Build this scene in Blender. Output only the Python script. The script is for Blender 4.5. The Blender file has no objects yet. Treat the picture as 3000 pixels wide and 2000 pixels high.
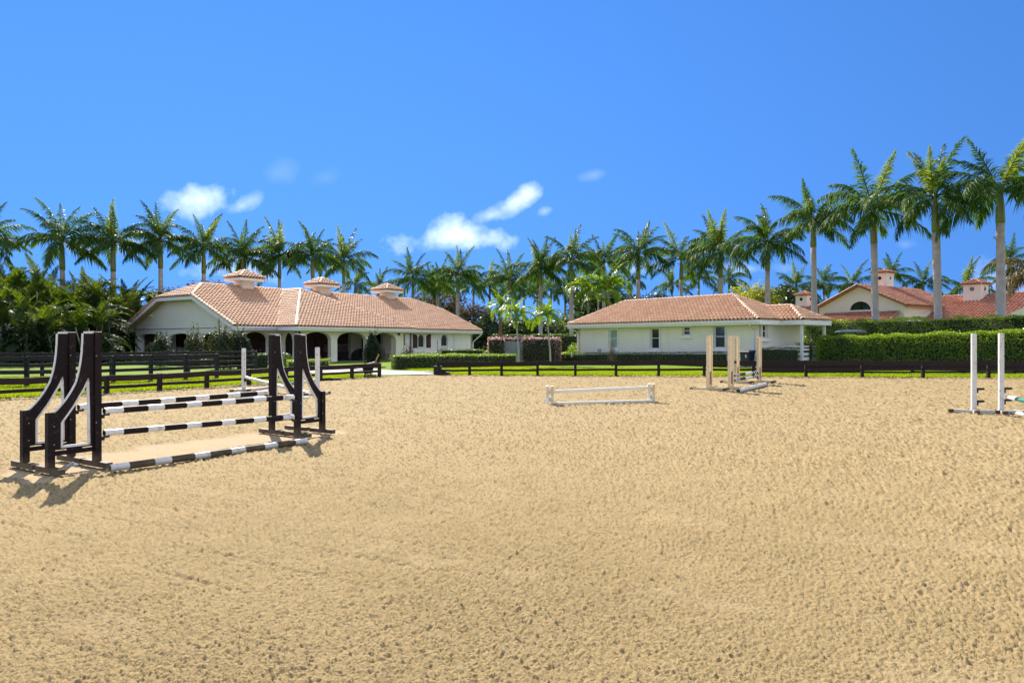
import bpy, math, random
import numpy as np
from mathutils import Vector, Matrix

random.seed(7)
S = bpy.context.scene
COL = S.collection
R = math.radians

# ---------------------------------------------------------------- camera
cam = bpy.data.cameras.new('camera')
cam.lens = 24.0; cam.sensor_width = 36.0
cam.clip_start = 0.1; cam.clip_end = 6000
camo = bpy.data.objects.new('camera', cam)
COL.objects.link(camo)
camo.location = (0, 0, 1.75)
camo.rotation_euler = (R(90), 0, 0)
S.camera = camo

# ---------------------------------------------------------------- light
SUN_EL = R(38.0)
SUN_AZ = R(-23.0)                      # from +Y, negative = towards -X
sun_dir = Vector((math.sin(SUN_AZ) * math.cos(SUN_EL), math.cos(SUN_AZ) * math.cos(SUN_EL), math.sin(SUN_EL)))
sl = bpy.data.lights.new('sun', 'SUN')
sl.energy = 3.2; sl.angle = R(0.55); sl.color = (1.0, 0.92, 0.78)
so = bpy.data.objects.new('sun', sl); COL.objects.link(so)
so.rotation_euler = (-sun_dir).to_track_quat('-Z', 'Y').to_euler()
so.location = (-20, 30, 40)

SKY_LIFT, SKY_SC = .55, .45
wd = bpy.data.worlds.new('World'); S.world = wd; wd.use_nodes = True
nt = wd.node_tree; N = nt.nodes; K = nt.links
N.clear()
out = N.new('ShaderNodeOutputWorld'); bg = N.new('ShaderNodeBackground')
sky = N.new('ShaderNodeTexSky'); sky.sky_type = 'NISHITA'; sky.sun_disc = False
sky.sun_elevation = SUN_EL; sky.sun_rotation = SUN_AZ
sky.air_density = 1.0; sky.dust_density = 0.0; sky.ozone_density = 2.0; sky.altitude = 0
bg.inputs['Strength'].default_value = 0.15
hsv = N.new('ShaderNodeHueSaturation'); hsv.inputs['Hue'].default_value = .510; hsv.inputs['Saturation'].default_value = 1.31
hsv.inputs['Value'].default_value = .45
# look a little higher into the dome everywhere: a clear, dry tropical sky without a pale horizon band
tcs = N.new('ShaderNodeTexCoord'); mps = N.new('ShaderNodeMapping'); mps.inputs['Location'].default_value = (0, 0, SKY_LIFT); mps.inputs['Scale'].default_value = (1, 1, SKY_SC)
nrm_ = N.new('ShaderNodeVectorMath'); nrm_.operation = 'NORMALIZE'
K.new(tcs.outputs['Generated'], mps.inputs[0]); K.new(mps.outputs[0], nrm_.inputs[0]); K.new(nrm_.outputs[0], sky.inputs['Vector'])
K.new(sky.outputs[0], hsv.inputs['Color'])
# clouds: a few small cumulus puffs fixed to directions in the sky
tc = N.new('ShaderNodeTexCoord'); sep = N.new('ShaderNodeSeparateXYZ')
K.new(tc.outputs['Generated'], sep.inputs[0])
def wm(op, a, b=None, clamp=False):
    n = N.new('ShaderNodeMath'); n.operation = op; n.use_clamp = clamp
    for i, q in enumerate((a, b)):
        if q is None: continue
        if isinstance(q, (int, float)): n.inputs[i].default_value = q
        else: K.new(q, n.inputs[i])
    return n.outputs[0]
ysafe = wm('MAXIMUM', sep.outputs['Y'], 0.02)
ax = wm('DIVIDE', sep.outputs['X'], ysafe); ez = wm('DIVIDE', sep.outputs['Z'], ysafe)
cmb = N.new('ShaderNodeCombineXYZ'); K.new(ax, cmb.inputs[0]); K.new(ez, cmb.inputs[1])
nz = N.new('ShaderNodeTexNoise'); nz.inputs['Scale'].default_value = 13; nz.inputs['Detail'].default_value = 7
nz.inputs['Roughness'].default_value = 0.55
K.new(cmb.outputs[0], nz.inputs['Vector'])
nzc = wm('SUBTRACT', nz.outputs[0], 0.5)
total = None
# (px, py, half width, half height, tilt, opacity) in the photograph's pixels, turned into directions
for (px, py, rw, rh, tilt, op) in [(1350, 692, 170, 52, 0, .95), (1290, 715, 90, 26, 0, .3), (1515, 590, 95, 34, 32, .8), (1440, 632, 80, 26, 20, .5),
        (585, 590, 125, 55, 8, .8), (715, 600, 75, 30, 25, .45), (690, 790, 160, 42, 0, .5), (1597, 620, 34, 18, 20, .35),
        (825, 505, 50, 34, 0, .06), (960, 520, 60, 26, 10, .05), (1740, 512, 40, 14, 15, .10),
        (2180, 788, 130, 22, 0, .35), (320, 715, 160, 30, 0, .3), (2960, 830, 120, 60, 0, .35), (2650, 715, 40, 20, 0, .12), (1850, 775, 120, 24, 0, .25)]:
    cx, cz = (px - 1500) / 2000, (1000 - py) / 2000
    rw, rh = rw * 1.05, rh * 1.1
    c, s = math.cos(R(tilt)), math.sin(R(tilt))
    dx = wm('SUBTRACT', ax, cx); dz = wm('SUBTRACT', ez, cz)
    u = wm('ADD', wm('MULTIPLY', dx, c / (rw / 2000)), wm('MULTIPLY', dz, s / (rw / 2000)))
    v = wm('ADD', wm('MULTIPLY', dx, -s / (rh / 2000)), wm('MULTIPLY', dz, c / (rh / 2000)))
    r = wm('SQRT', wm('ADD', wm('MULTIPLY', u, u), wm('MULTIPLY', v, v)))
    m = wm('ADD', wm('SUBTRACT', 0.95, r), wm('MULTIPLY', nzc, 3.0))
    m = wm('MULTIPLY', wm('MULTIPLY', m, 0.85, True), op * .47)
    total = m if total is None else wm('MAXIMUM', total, m)
# denser, brighter clouds added over the unseen dome to fill the shade
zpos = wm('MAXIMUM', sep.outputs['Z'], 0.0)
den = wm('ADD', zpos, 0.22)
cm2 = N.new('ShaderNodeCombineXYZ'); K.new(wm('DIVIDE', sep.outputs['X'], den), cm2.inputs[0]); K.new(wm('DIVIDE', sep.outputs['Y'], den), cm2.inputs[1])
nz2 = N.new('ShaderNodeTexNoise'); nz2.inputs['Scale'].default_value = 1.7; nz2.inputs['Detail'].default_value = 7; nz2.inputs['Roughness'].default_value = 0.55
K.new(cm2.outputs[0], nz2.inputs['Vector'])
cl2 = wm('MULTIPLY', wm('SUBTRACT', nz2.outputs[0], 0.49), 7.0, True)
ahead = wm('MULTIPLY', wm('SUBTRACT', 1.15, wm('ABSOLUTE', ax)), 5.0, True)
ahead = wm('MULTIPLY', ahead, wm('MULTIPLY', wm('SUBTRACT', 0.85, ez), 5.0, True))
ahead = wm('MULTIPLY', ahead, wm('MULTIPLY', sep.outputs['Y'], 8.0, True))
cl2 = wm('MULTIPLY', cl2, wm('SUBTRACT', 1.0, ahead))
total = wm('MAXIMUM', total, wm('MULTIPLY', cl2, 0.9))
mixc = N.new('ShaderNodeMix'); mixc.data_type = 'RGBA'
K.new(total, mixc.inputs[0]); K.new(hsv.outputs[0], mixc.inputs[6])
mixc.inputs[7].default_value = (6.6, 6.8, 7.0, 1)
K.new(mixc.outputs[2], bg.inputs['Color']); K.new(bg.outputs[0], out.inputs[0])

S.view_settings.view_transform = 'Standard'; S.view_settings.look = 'None'
S.view_settings.gamma = 1.0; S.view_settings.use_curve_mapping = False
S.view_settings.exposure = 1.65
S.render.engine = 'CYCLES'
S.cycles.max_bounces = 8; S.cycles.diffuse_bounces = 4; S.cycles.transmission_bounces = 4; S.cycles.transparent_max_bounces = 6

# ---------------------------------------------------------------- measuring helpers (photo pixel -> point in the world)
def W(px, py, d):
    return Vector(((px - 1500) / 2000 * d, d, 1.75 - (py - 1000) / 2000 * d))
def G(px, py, z=0.0):
    d = (1.75 - z) * 2000 / (py - 1000)
    return Vector(((px - 1500) / 2000 * d, d, z))
def along(px, p, u):
    """distance along the line p + s*u (plan) where it crosses the sight line of photo column px"""
    k = (px - 1500) / 2000
    return (k * p[1] - p[0]) / (u[0] - k * u[1])

# ---------------------------------------------------------------- materials
MATS = {}
def nodes_of(name):
    m = bpy.data.materials.new(name); m.use_nodes = True
    t = m.node_tree; t.nodes.clear()
    o = t.nodes.new('ShaderNodeOutputMaterial')
    return m, t, t.nodes, t.links, o
def mixrgb(t, fac, a, b):
    n = t.nodes.new('ShaderNodeMix'); n.data_type = 'RGBA'
    for i, q in ((0, fac), (6, a), (7, b)):
        if isinstance(q, (int, float)): n.inputs[i].default_value = q
        elif isinstance(q, tuple): n.inputs[i].default_value = (*q, 1) if len(q) == 3 else q
        else: t.links.new(q, n.inputs[i])
    return n.outputs[2]
def math_(t, op, a, b=0.0, clamp=False):
    n = t.nodes.new('ShaderNodeMath'); n.operation = op; n.use_clamp = clamp
    for i, q in enumerate((a, b)):
        if isinstance(q, (int, float)): n.inputs[i].default_value = q
        else: t.links.new(q, n.inputs[i])
    return n.outputs[0]
def noise(t, vec, scale, detail=4, rough=.55):
    n = t.nodes.new('ShaderNodeTexNoise'); n.inputs['Scale'].default_value = scale
    n.inputs['Detail'].default_value = detail; n.inputs['Roughness'].default_value = rough
    t.links.new(vec, n.inputs['Vector']); return n.outputs[0]
def ramp(t, fac, lo, hi):
    n = t.nodes.new('ShaderNodeMapRange'); n.inputs[1].default_value = lo; n.inputs[2].default_value = hi
    t.links.new(fac, n.inputs[0]); return n.outputs[0]
def bump(t, h, strength, dist):
    b = t.nodes.new('ShaderNodeBump'); b.inputs['Strength'].default_value = strength; b.inputs['Distance'].default_value = dist
    t.links.new(h, b.inputs['Height']); return b.outputs[0]
def mat(name, c1, c2=None, scale=4.0, rough=.7, bmp=0.0, bscale=60, bdist=.01, spec=.3, stretch=None, speck=None, obj_rand=0.0, streak=False, dust=False):
    if name in MATS: return MATS[name]
    m, t, n, l, o = nodes_of(name)
    p = n.new('ShaderNodeBsdfPrincipled'); l.new(p.outputs[0], o.inputs[0])
    g = n.new('ShaderNodeNewGeometry'); vec = g.outputs['Position']
    if stretch:
        mp = n.new('ShaderNodeMapping'); mp.inputs['Scale'].default_value = stretch
        l.new(vec, mp.inputs[0]); vec = mp.outputs[0]
    if c2 is None: c2 = tuple(x * .82 for x in c1)
    f = ramp(t, noise(t, vec, scale, 6), .32, .68)
    c = mixrgb(t, f, c1, c2)
    if speck:
        sv = vec
        if streak:
            mp = n.new('ShaderNodeMapping'); mp.inputs['Scale'].default_value = (1, 1, .14); l.new(vec, mp.inputs[0]); sv = mp.outputs[0]
        f2 = ramp(t, noise(t, sv, speck[1], 3), speck[2], speck[2] + .08)
        c = mixrgb(t, math_(t, 'MULTIPLY', f2, speck[3]), c, speck[0])
    if obj_rand:
        oi = n.new('ShaderNodeObjectInfo')
        h = n.new('ShaderNodeHueSaturation'); l.new(c, h.inputs['Color'])
        l.new(math_(t, 'ADD', math_(t, 'MULTIPLY', oi.outputs['Random'], obj_rand), 1 - obj_rand / 2), h.inputs['Value'])
        c = h.outputs[0]
    if dust or name.split('_')[-1] == 'paint' and 'jump' in name:   # sand dust kicked onto the lower ends
        sp = n.new('ShaderNodeSeparateXYZ'); l.new(g.outputs['Position'], sp.inputs[0])
        dz = ramp(t, math_(t, 'ADD', sp.outputs['Z'], math_(t, 'MULTIPLY', noise(t, g.outputs['Position'], 9, 4), .25)), .34, .10)
        c = mixrgb(t, math_(t, 'MULTIPLY', dz, .45, True), c, (.32, .235, .125))
    l.new(c, p.inputs['Base Color'])
    p.inputs['Roughness'].default_value = rough; p.inputs['Specular IOR Level'].default_value = spec
    if bmp: l.new(bump(t, noise(t, vec, bscale, 5), bmp, bdist), p.inputs['Normal'])
    MATS[name] = m; return m
def leaf(name, c1, c2, trans=.45, rough=.42, spec=.45, scale=.6, tint=(1.25, 1.15, .45), rnd=.5):
    m, t, n, l, o = nodes_of(name)
    g = n.new('ShaderNodeNewGeometry'); oi = n.new('ShaderNodeObjectInfo')
    f = ramp(t, noise(t, g.outputs['Position'], scale, 3), .3, .7)
    f = math_(t, 'ADD', math_(t, 'MULTIPLY', f, 1 - rnd), math_(t, 'MULTIPLY', oi.outputs['Random'], rnd), True)
    isl = math_(t, 'SUBTRACT', g.outputs['Random Per Island'], .5)
    f = math_(t, 'ADD', f, math_(t, 'MULTIPLY', isl, .7), True)
    c = mixrgb(t, f, c1, c2)
    p = n.new('ShaderNodeBsdfPrincipled'); l.new(c, p.inputs['Base Color'])
    p.inputs['Roughness'].default_value = rough; p.inputs['Specular IOR Level'].default_value = spec
    tr = n.new('ShaderNodeBsdfTranslucent')
    mm = n.new('ShaderNodeMix'); mm.data_type = 'RGBA'; mm.blend_type = 'MULTIPLY'; mm.inputs[0].default_value = 1
    l.new(c, mm.inputs[6]); mm.inputs[7].default_value = (tint[0] * 1.5, tint[1] * 1.5, tint[2] * 1.5, 1)
    l.new(mm.outputs[2], tr.inputs['Color'])
    mx = n.new('ShaderNodeMixShader'); mx.inputs[0].default_value = trans
    l.new(p.outputs[0], mx.inputs[1]); l.new(tr.outputs[0], mx.inputs[2]); l.new(mx.outputs[0], o.inputs[0])
    MATS[name] = m; return m

M = {}
M['stucco'] = mat('cream_stucco', (.88, .81, .68), (.85, .77, .63), 1.2, .9, .35, 35, .02, .15, speck=((.6, .55, .45), 2.2, .62, .2), streak=True)
M['stucco_cool'] = mat('white_stucco', (.88, .85, .80), (.85, .81, .75), 1.2, .9, .35, 35, .02, .15, speck=((.62, .57, .5), 2.2, .62, .18), streak=True)
M['pink_stucco'] = mat('pale_pink_stucco', (.85, .75, .66), (.81, .70, .60), 1.5, .9, .3, 35, .02, .15)
M['white'] = mat('white_painted_trim', (.86, .83, .78), (.80, .77, .72), 2.0, .5, .1, 30, .005, .3)
M['soffit'] = mat('soffit_boards', (.6, .58, .52), None, 2, .8)
M['maroon'] = mat('maroon_stain', (.07, .025, .025), (.05, .018, .02), 3, .55, .15, 20, .01, .3, stretch=(1, 1, .15))
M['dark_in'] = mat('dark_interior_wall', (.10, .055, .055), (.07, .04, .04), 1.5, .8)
M['floor_in'] = mat('porch_floor', (.30, .25, .2), None, 2, .8)
M['glass'] = mat('dark_window_glass', (.015, .018, .02), (.03, .035, .035), 1.2, .06, spec=.6)
M['blind'] = mat('pale_green_blind', (.32, .42, .36), (.28, .37, .32), 6, .5, stretch=(.2, .2, 9))
M['fence'] = mat('dark_brown_fence_paint', (.015, .008, .007), (.025, .014, .012), 3, .6, .35, 12, .01, .25, stretch=(1, 1, 4), speck=((.12, .1, .1), 9, .66, .5), obj_rand=.3)
M['fence_black'] = mat('black_fence_paint', (.009, .007, .008), (.017, .013, .015), 3, .55, .35, 12, .01, .3, stretch=(1, 1, 4), speck=((.1, .09, .1), 9, .66, .5), obj_rand=.3)
M['jump_black'] = mat('dark_brown_jump_paint', (.009, .0045, .005), (.016, .008, .009), 5, .6, .2, 40, .004, .2, speck=((.13, .10, .08), 18, .62, .35))
M['jump_white'] = mat('white_jump_paint', (.78, .77, .74), (.68, .66, .60), 5, .4, .1, 30, .004, .4, speck=((.42, .33, .22), 11, .58, .6))
M['jump_cream'] = mat('cream_jump_paint', (.84, .70, .45), (.76, .62, .38), 6, .55, .15, 30, .004, .35, speck=((.4, .3, .18), 10, .63, .5))
M['jump_red'] = mat('faded_red_brown_paint', (.26, .10, .055), (.34, .17, .10), 9, .7, .1, 40, .004, .2, speck=((.55, .42, .3), 16, .6, .6))
M['jump_green'] = mat('green_jump_paint', (.02, .17, .13), (.03, .22, .16), 6, .4, .1, 30, .004, .4, speck=((.3, .33, .25), 14, .68, .4))
M['old_white'] = mat('weathered_white_wood', (.85, .80, .68), (.78, .72, .58), 6, .65, .3, 25, .01, .25, speck=((.16, .13, .1), 9, .64, .6), stretch=(1, 1, .6))
M['steel'] = mat('galvanised_steel', (.4, .4, .41), None, 5, .35, spec=.6)
M['black_plastic'] = mat('black_plastic', (.015, .015, .017), None, 5, .4)
M['bin'] = mat('navy_bin_plastic', (.016, .02, .045), (.024, .028, .05), 4, .38, spec=.45)
M['wicker_dark'] = mat('black_wicker', (.02, .018, .018), (.035, .03, .028), 40, .6, .5, 90, .01)
M['wicker_tan'] = mat('tan_grey_wicker', (.34, .28, .24), (.24, .2, .18), 40, .7, .5, 90, .01)
M['cushion'] = mat('pink_tan_cushion', (.45, .3, .26), None, 5, .9)
M['handle_wood'] = mat('orange_brown_wood', (.45, .22, .09), (.38, .18, .07), 6, .55)
M['grey_wood'] = mat('grey_weathered_boards', (.3, .3, .31), (.22, .22, .23), 5, .8, .3, 25, .01, stretch=(3, 3, .3))
M['trunk'] = None
M['crownshaft'] = mat('green_crownshaft', (.13, .21, .05), (.20, .17, .06), 1.0, .35, .15, 20, .01, .4, stretch=(2, 2, .25), speck=((.25, .16, .09), 1.3, .60, .8))
M['bark'] = mat('grey_brown_bark', (.16, .12, .09), (.1, .075, .055), 4, .9, .5, 20, .03)
M['stem'] = mat('pale_ringed_stem', (.42, .40, .35), (.32, .3, .25), 4, .8, .3, 20, .02, stretch=(1, 1, 5))
M['brown_stem'] = mat('reddish_fibre_stem', (.22, .11, .07), (.15, .08, .05), 4, .9, .4, 20, .02, stretch=(1, 1, 5))
M['paver'] = mat('grey_pavers', (.36, .33, .33), (.28, .26, .26), 2, .85, .3, 12, .01)
M['dark_paver'] = mat('dark_asphalt', (.09, .08, .085), (.07, .065, .07), 2, .85)
M['kerb'] = mat('pale_concrete_edging', (.5, .48, .45), None, 3, .85)
M['red_tile2'] = None

M['palm'] = leaf('royal_palm_leaf', (.030, .075, .018), (.085, .15, .026), .42, .5, .12, .5, (1.3, 1.25, .35))
M['palm_young'] = leaf('young_palm_leaf', (.10, .16, .02), (.14, .19, .02), .5, .4, .4, .5, (1.3, 1.2, .3))
M['palm_dry'] = leaf('drying_palm_leaf', (.10, .08, .03), (.16, .12, .04), .35, .5, .3, .5, (1.2, 1.0, .5))
M['areca'] = leaf('areca_leaf', (.026, .055, .014), (.10, .145, .02), .4, .5, .12, .35, (1.35, 1.25, .25))
M['areca_shaded'] = leaf('shaded_areca_leaf', (.020, .040, .016), (.042, .064, .024), .25, .55, .12, .4, (1.1, 1.1, .5))
M['hedge'] = leaf('clipped_hedge_leaf', (.10, .19, .018), (.21, .30, .028), .5, .35, .45, 1.0, (1.3, 1.2, .25), .1)
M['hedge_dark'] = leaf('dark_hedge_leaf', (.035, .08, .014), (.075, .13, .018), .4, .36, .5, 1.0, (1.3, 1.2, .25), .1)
M['hedge_core'] = mat('hedge_inner_twigs', (.012, .018, .008), (.02, .02, .01), 4, .9)
M['shrub'] = leaf('shrub_leaf', (.035, .05, .02), (.065, .08, .028), .3, .5, .25, 1.0, (1.2, 1.1, .4), .3)
M['shrub_dark'] = leaf('dark_shrub_leaf', (.016, .030, .014), (.032, .048, .02), .25, .5, .25, 1.0, (1.1, 1.1, .6), .3)
M['shrub_red'] = leaf('reddish_shrub_leaf', (.06, .03, .02), (.045, .05, .02), .3, .45, .4, .8, (1.2, .9, .5), .3)
M['tree'] = leaf('broad_tree_leaf', (.022, .045, .014), (.05, .08, .02), .35, .42, .4, .35, (1.3, 1.2, .35), .3)
M['tree_yellow'] = leaf('yellow_green_tree_leaf', (.13, .17, .02), (.24, .26, .03), .5, .45, .35, .5, (1.3, 1.15, .3), .2)
M['tree_grey'] = leaf('grey_brown_thin_leaf', (.11, .08, .05), (.085, .08, .04), .3, .7, .05, .5, (1.1, 1.0, .6), .2)
M['flower'] = leaf('pink_bougainvillea_bract', (.66, .36, .55), (.74, .54, .64), .5, .6, .2, 2.0, (1.0, .8, .9), .0)
M['flower_leaf'] = leaf('bougainvillea_leaf', (.10, .11, .035), (.19, .17, .07), .45, .5, .35, 1.2, (1.2, 1.0, .5), .0)
M['grass'] = leaf('lawn_grass_blade', (.14, .23, .010), (.21, .29, .014), .5, .5, .3, .5, (1.35, 1.15, .2), .0)

def trunk_mat():
    m, t, n, l, o = nodes_of('ringed_palm_trunk')
    p = n.new('ShaderNodeBsdfPrincipled'); l.new(p.outputs[0], o.inputs[0])
    g = n.new('ShaderNodeNewGeometry'); sp = n.new('ShaderNodeSeparateXYZ'); l.new(g.outputs['Position'], sp.inputs[0])
    nn = noise(t, g.outputs['Position'], 1.2, 5)
    z = math_(t, 'ADD', math_(t, 'MULTIPLY', sp.outputs['Z'], 7.5), math_(t, 'MULTIPLY', nn, 2.2))
    fr = math_(t, 'FRACT', z)
    ring = ramp(t, math_(t, 'ABSOLUTE', math_(t, 'SUBTRACT', fr, .5)), .36, .5)
    c = mixrgb(t, ramp(t, noise(t, g.outputs['Position'], 2.2, 6), .35, .65), (.50, .44, .41), (.37, .31, .29))
    c = mixrgb(t, math_(t, 'MULTIPLY', ring, .45), c, (.15, .115, .11))
    # the older wood low down weathers to pale grey
    low = ramp(t, math_(t, 'ADD', sp.outputs['Z'], math_(t, 'MULTIPLY', nn, 2)), 7.5, 3.0)
    c = mixrgb(t, math_(t, 'MULTIPLY', low, .7, True), c, (.55, .53, .52))
    l.new(c, p.inputs['Base Color']); p.inputs['Roughness'].default_value = .85; p.inputs['Specular IOR Level'].default_value = .2
    l.new(bump(t, math_(t, 'ADD', ring, nn), .5, .03), p.inputs['Normal'])
    return m
M['trunk'] = trunk_mat()

def tile_mat(name, c1, c2, c3, sc=3.2):
    m, t, n, l, o = nodes_of(name)
    p = n.new('ShaderNodeBsdfPrincipled'); l.new(p.outputs[0], o.inputs[0])
    g = n.new('ShaderNodeNewGeometry')
    rnd = g.outputs['Random Per Island']; oi = n.new('ShaderNodeObjectInfo')
    f = math_(t, 'FRACT', math_(t, 'ADD', rnd, oi.outputs['Random']))
    c = mixrgb(t, f, c1, c2)
    c = mixrgb(t, math_(t, 'MULTIPLY', ramp(t, noise(t, g.outputs['Position'], .9, 6), .45, .75), .45), c, c3)
    c = mixrgb(t, math_(t, 'MULTIPLY', ramp(t, noise(t, g.outputs['Position'], 14, 4), .5, .7), .35), c, c3)
    l.new(c, p.inputs['Base Color']); p.inputs['Roughness'].default_value = .62; p.inputs['Specular IOR Level'].default_value = .35
    l.new(bump(t, noise(t, g.outputs['Position'], 50, 4), .3, .01), p.inputs['Normal'])
    return m
M['tile'] = tile_mat('pinkish_terracotta_tile', (.55, .315, .18), (.66, .425, .265), (.39, .20, .11))
M['tile_red'] = tile_mat('deep_red_terracotta_tile', (.38, .145, .085), (.48, .25, .16), (.24, .095, .065))

def sand_mat():
    m, t, n, l, o = nodes_of('arena_sand')
    p = n.new('ShaderNodeBsdfPrincipled'); l.new(p.outputs[0], o.inputs[0])
    g = n.new('ShaderNodeNewGeometry'); pos = g.outputs['Position']
    c = mixrgb(t, ramp(t, noise(t, pos, 1.1, 6), .3, .7), (.335, .248, .125), (.285, .212, .102))
    c = mixrgb(t, math_(t, 'MULTIPLY', ramp(t, noise(t, pos, .28, 4), .45, .62), .35), c, (.30, .22, .105))
    c = mixrgb(t, math_(t, 'MULTIPLY', ramp(t, noise(t, pos, 55, 3), .48, .72), .35), c, (.20, .14, .065))
    c = mixrgb(t, math_(t, 'MULTIPLY', ramp(t, noise(t, pos, 230, 2), .5, .75), .3), c, (.38, .29, .165))
    a = n.new('ShaderNodeAttribute'); a.attribute_name = 'dry'
    c = mixrgb(t, a.outputs['Fac'], c, (.40, .30, .185))
    a2 = n.new('ShaderNodeAttribute'); a2.attribute_name = 'clod'
    c = mixrgb(t, math_(t, 'MULTIPLY', a2.outputs['Fac'], .9, True), c, (.11, .072, .03))
    # random crumb specks mixed in, darker than the sand around them
    for sc_, th_, am_ in ((24.0, .63, .45), (42.0, .62, .4)):
        c = mixrgb(t, math_(t, 'MULTIPLY', ramp(t, noise(t, pos, sc_, 4, .7), th_, th_ + .06), am_, True), c, (.16, .11, .05))
    l.new(c, p.inputs['Base Color']); p.inputs['Roughness'].default_value = .95; p.inputs['Specular IOR Level'].default_value = .12
    h = math_(t, 'ADD', noise(t, pos, 120, 4, .6), math_(t, 'MULTIPLY', noise(t, pos, 38, 3), 1.6))
    a3 = n.new('ShaderNodeAttribute'); a3.attribute_name = 'fine'
    bn_ = n.new('ShaderNodeBump'); bn_.inputs['Distance'].default_value = .014
    l.new(h, bn_.inputs['Height']); l.new(math_(t, 'MULTIPLY', a3.outputs['Fac'], .7), bn_.inputs['Strength']); l.new(bn_.outputs[0], p.inputs['Normal'])
    return m
M['sand'] = sand_mat()
def lawn_mat():
    m, t, n, l, o = nodes_of('lawn_ground')
    p = n.new('ShaderNodeBsdfPrincipled'); l.new(p.outputs[0], o.inputs[0])
    g = n.new('ShaderNodeNewGeometry'); pos = g.outputs['Position']
    c = mixrgb(t, ramp(t, noise(t, pos, .8, 5), .3, .7), (.16, .245, .012), (.13, .21, .012))
    c = mixrgb(t, math_(t, 'MULTIPLY', ramp(t, noise(t, pos, 40, 3), .45, .7), .5), c, (.10, .16, .012))
    l.new(c, p.inputs['Base Color']); p.inputs['Roughness'].default_value = .9; p.inputs['Specular IOR Level'].default_value = .1
    l.new(bump(t, noise(t, pos, 60, 4), .8, .04), p.inputs['Normal'])
    return m
M['lawn'] = lawn_mat()

# ---------------------------------------------------------------- mesh helpers
Z = Vector((0, 0, 1))
class MB:
    def __init__(s): s.v = []; s.f = []; s.m = []
    def face(s, pts, mi=0):
        i = len(s.v); s.v += [tuple(p) for p in pts]; s.f.append(tuple(range(i, i + len(pts)))); s.m.append(mi)
    def hexa(s, b, t, mi=0):
        """b, t: 4 points each (bottom, top), counter-clockwise seen from above"""
        i = len(s.v); s.v += [tuple(p) for p in list(b) + list(t)]
        for q in ((3, 2, 1, 0), (4, 5, 6, 7), (0, 1, 5, 4), (1, 2, 6, 5), (2, 3, 7, 6), (3, 0, 4, 7)):
            s.f.append(tuple(i + k for k in q)); s.m.append(mi)
    def box(s, c, size, x=Vector((1, 0, 0)), mi=0, y=None, z=None):
        x = Vector(x).normalized(); z = Vector(z) if z else Z
        y = Vector(y) if y else z.cross(x).normalized()
        c = Vector(c); a, b, h = (q / 2 for q in size)
        P = lambda i, j, k: c + x * (i * a) + y * (j * b) + z * (k * h)
        s.hexa([P(-1, -1, -1), P(1, -1, -1), P(1, 1, -1), P(-1, 1, -1)], [P(-1, -1, 1), P(1, -1, 1), P(1, 1, 1), P(-1, 1, 1)], mi)
    def beam(s, p0, p1, w, h, up=Z, mi=0):
        p0, p1 = Vector(p0), Vector(p1); x = (p1 - p0)
        ln = x.length; x.normalize(); y = Vector(up).cross(x)
        if y.length < 1e-4: y = Vector((0, 1, 0)).cross(x)
        y.normalize(); z = x.cross(y).normalized()
        s.box((p0 + p1) / 2, (ln, w, h), x, mi, y, z)
    def tube(s, pts, rad, n=8, mi=0, caps=True):
        pts = [Vector(p) for p in pts]; i0 = len(s.v); k = len(pts)
        if not hasattr(rad, '__len__'): rad = [rad] * k
        for i, p in enumerate(pts):
            t = (pts[min(i + 1, k - 1)] - pts[max(i - 1, 0)]).normalized()
            a = t.cross(Z if abs(t.z) < .95 else Vector((0, 1, 0))).normalized() if abs(t.z) < .95 else t.cross(Vector((0, 1, 0))).normalized()
            b = t.cross(a)
            for j in range(n):
                an = 2 * math.pi * j / n
                s.v.append(tuple(p + (a * math.cos(an) + b * math.sin(an)) * rad[i]))
        for i in range(k - 1):
            for j in range(n):
                q = i0 + i * n; s.f.append((q + j, q + (j + 1) % n, q + n + (j + 1) % n, q + n + j)); s.m.append(mi)
        if caps:
            s.f.append(tuple(range(i0 + n - 1, i0 - 1, -1))); s.m.append(mi)
            q = i0 + (k - 1) * n; s.f.append(tuple(range(q, q + n))); s.m.append(mi)
    def build(s, name, mats, parent=None, smooth=False):
        me = bpy.data.meshes.new(name); me.from_pydata(s.v, [], s.f)
        return link(name, me, mats, parent, smooth, s.m)
def link(name, me, mats, parent=None, smooth=False, mi=None):
    if not isinstance(mats, (list, tuple)): mats = [mats]
    if not me.materials:
        for q in mats: me.materials.append(q)
    if mi is not None and any(mi): me.polygons.foreach_set('material_index', mi)
    if smooth: me.polygons.foreach_set('use_smooth', [True] * len(me.polygons))
    me.update()
    o = bpy.data.objects.new(name, me); COL.objects.link(o)
    if parent: o.parent = parent
    return o
def npmesh(name, v, f, mi=None):
    me = bpy.data.meshes.new(name); v = np.asarray(v, np.float32); f = np.asarray(f, np.int32)
    me.vertices.add(len(v)); me.vertices.foreach_set('co', v.ravel())
    k = f.shape[1]; me.loops.add(f.size); me.loops.foreach_set('vertex_index', f.ravel())
    me.polygons.add(len(f)); me.polygons.foreach_set('loop_start', np.arange(0, f.size, k, dtype=np.int32))
    if mi is not None: me.polygons.foreach_set('material_index', np.asarray(mi, np.int32))
    me.update(calc_edges=True); me.validate(); return me
def tag(o, label=None, cat=None, group=None, kind=None):
    if label: o['label'] = label
    if cat: o['category'] = cat
    if group: o['group'] = group
    if kind: o['kind'] = kind
    return o
def empty(name, loc, label, cat, group=None, rz=0.0):
    o = bpy.data.objects.new(name, None); COL.objects.link(o); o.empty_display_size = .3
    o.location = loc; o.rotation_euler = (0, 0, rz); return tag(o, label, cat, group)
def copy_tree(o, parent=None):
    c = o.copy(); COL.objects.link(c)
    if parent: c.parent = parent
    for ch in list(o.children): copy_tree(ch, c)
    return c

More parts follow.
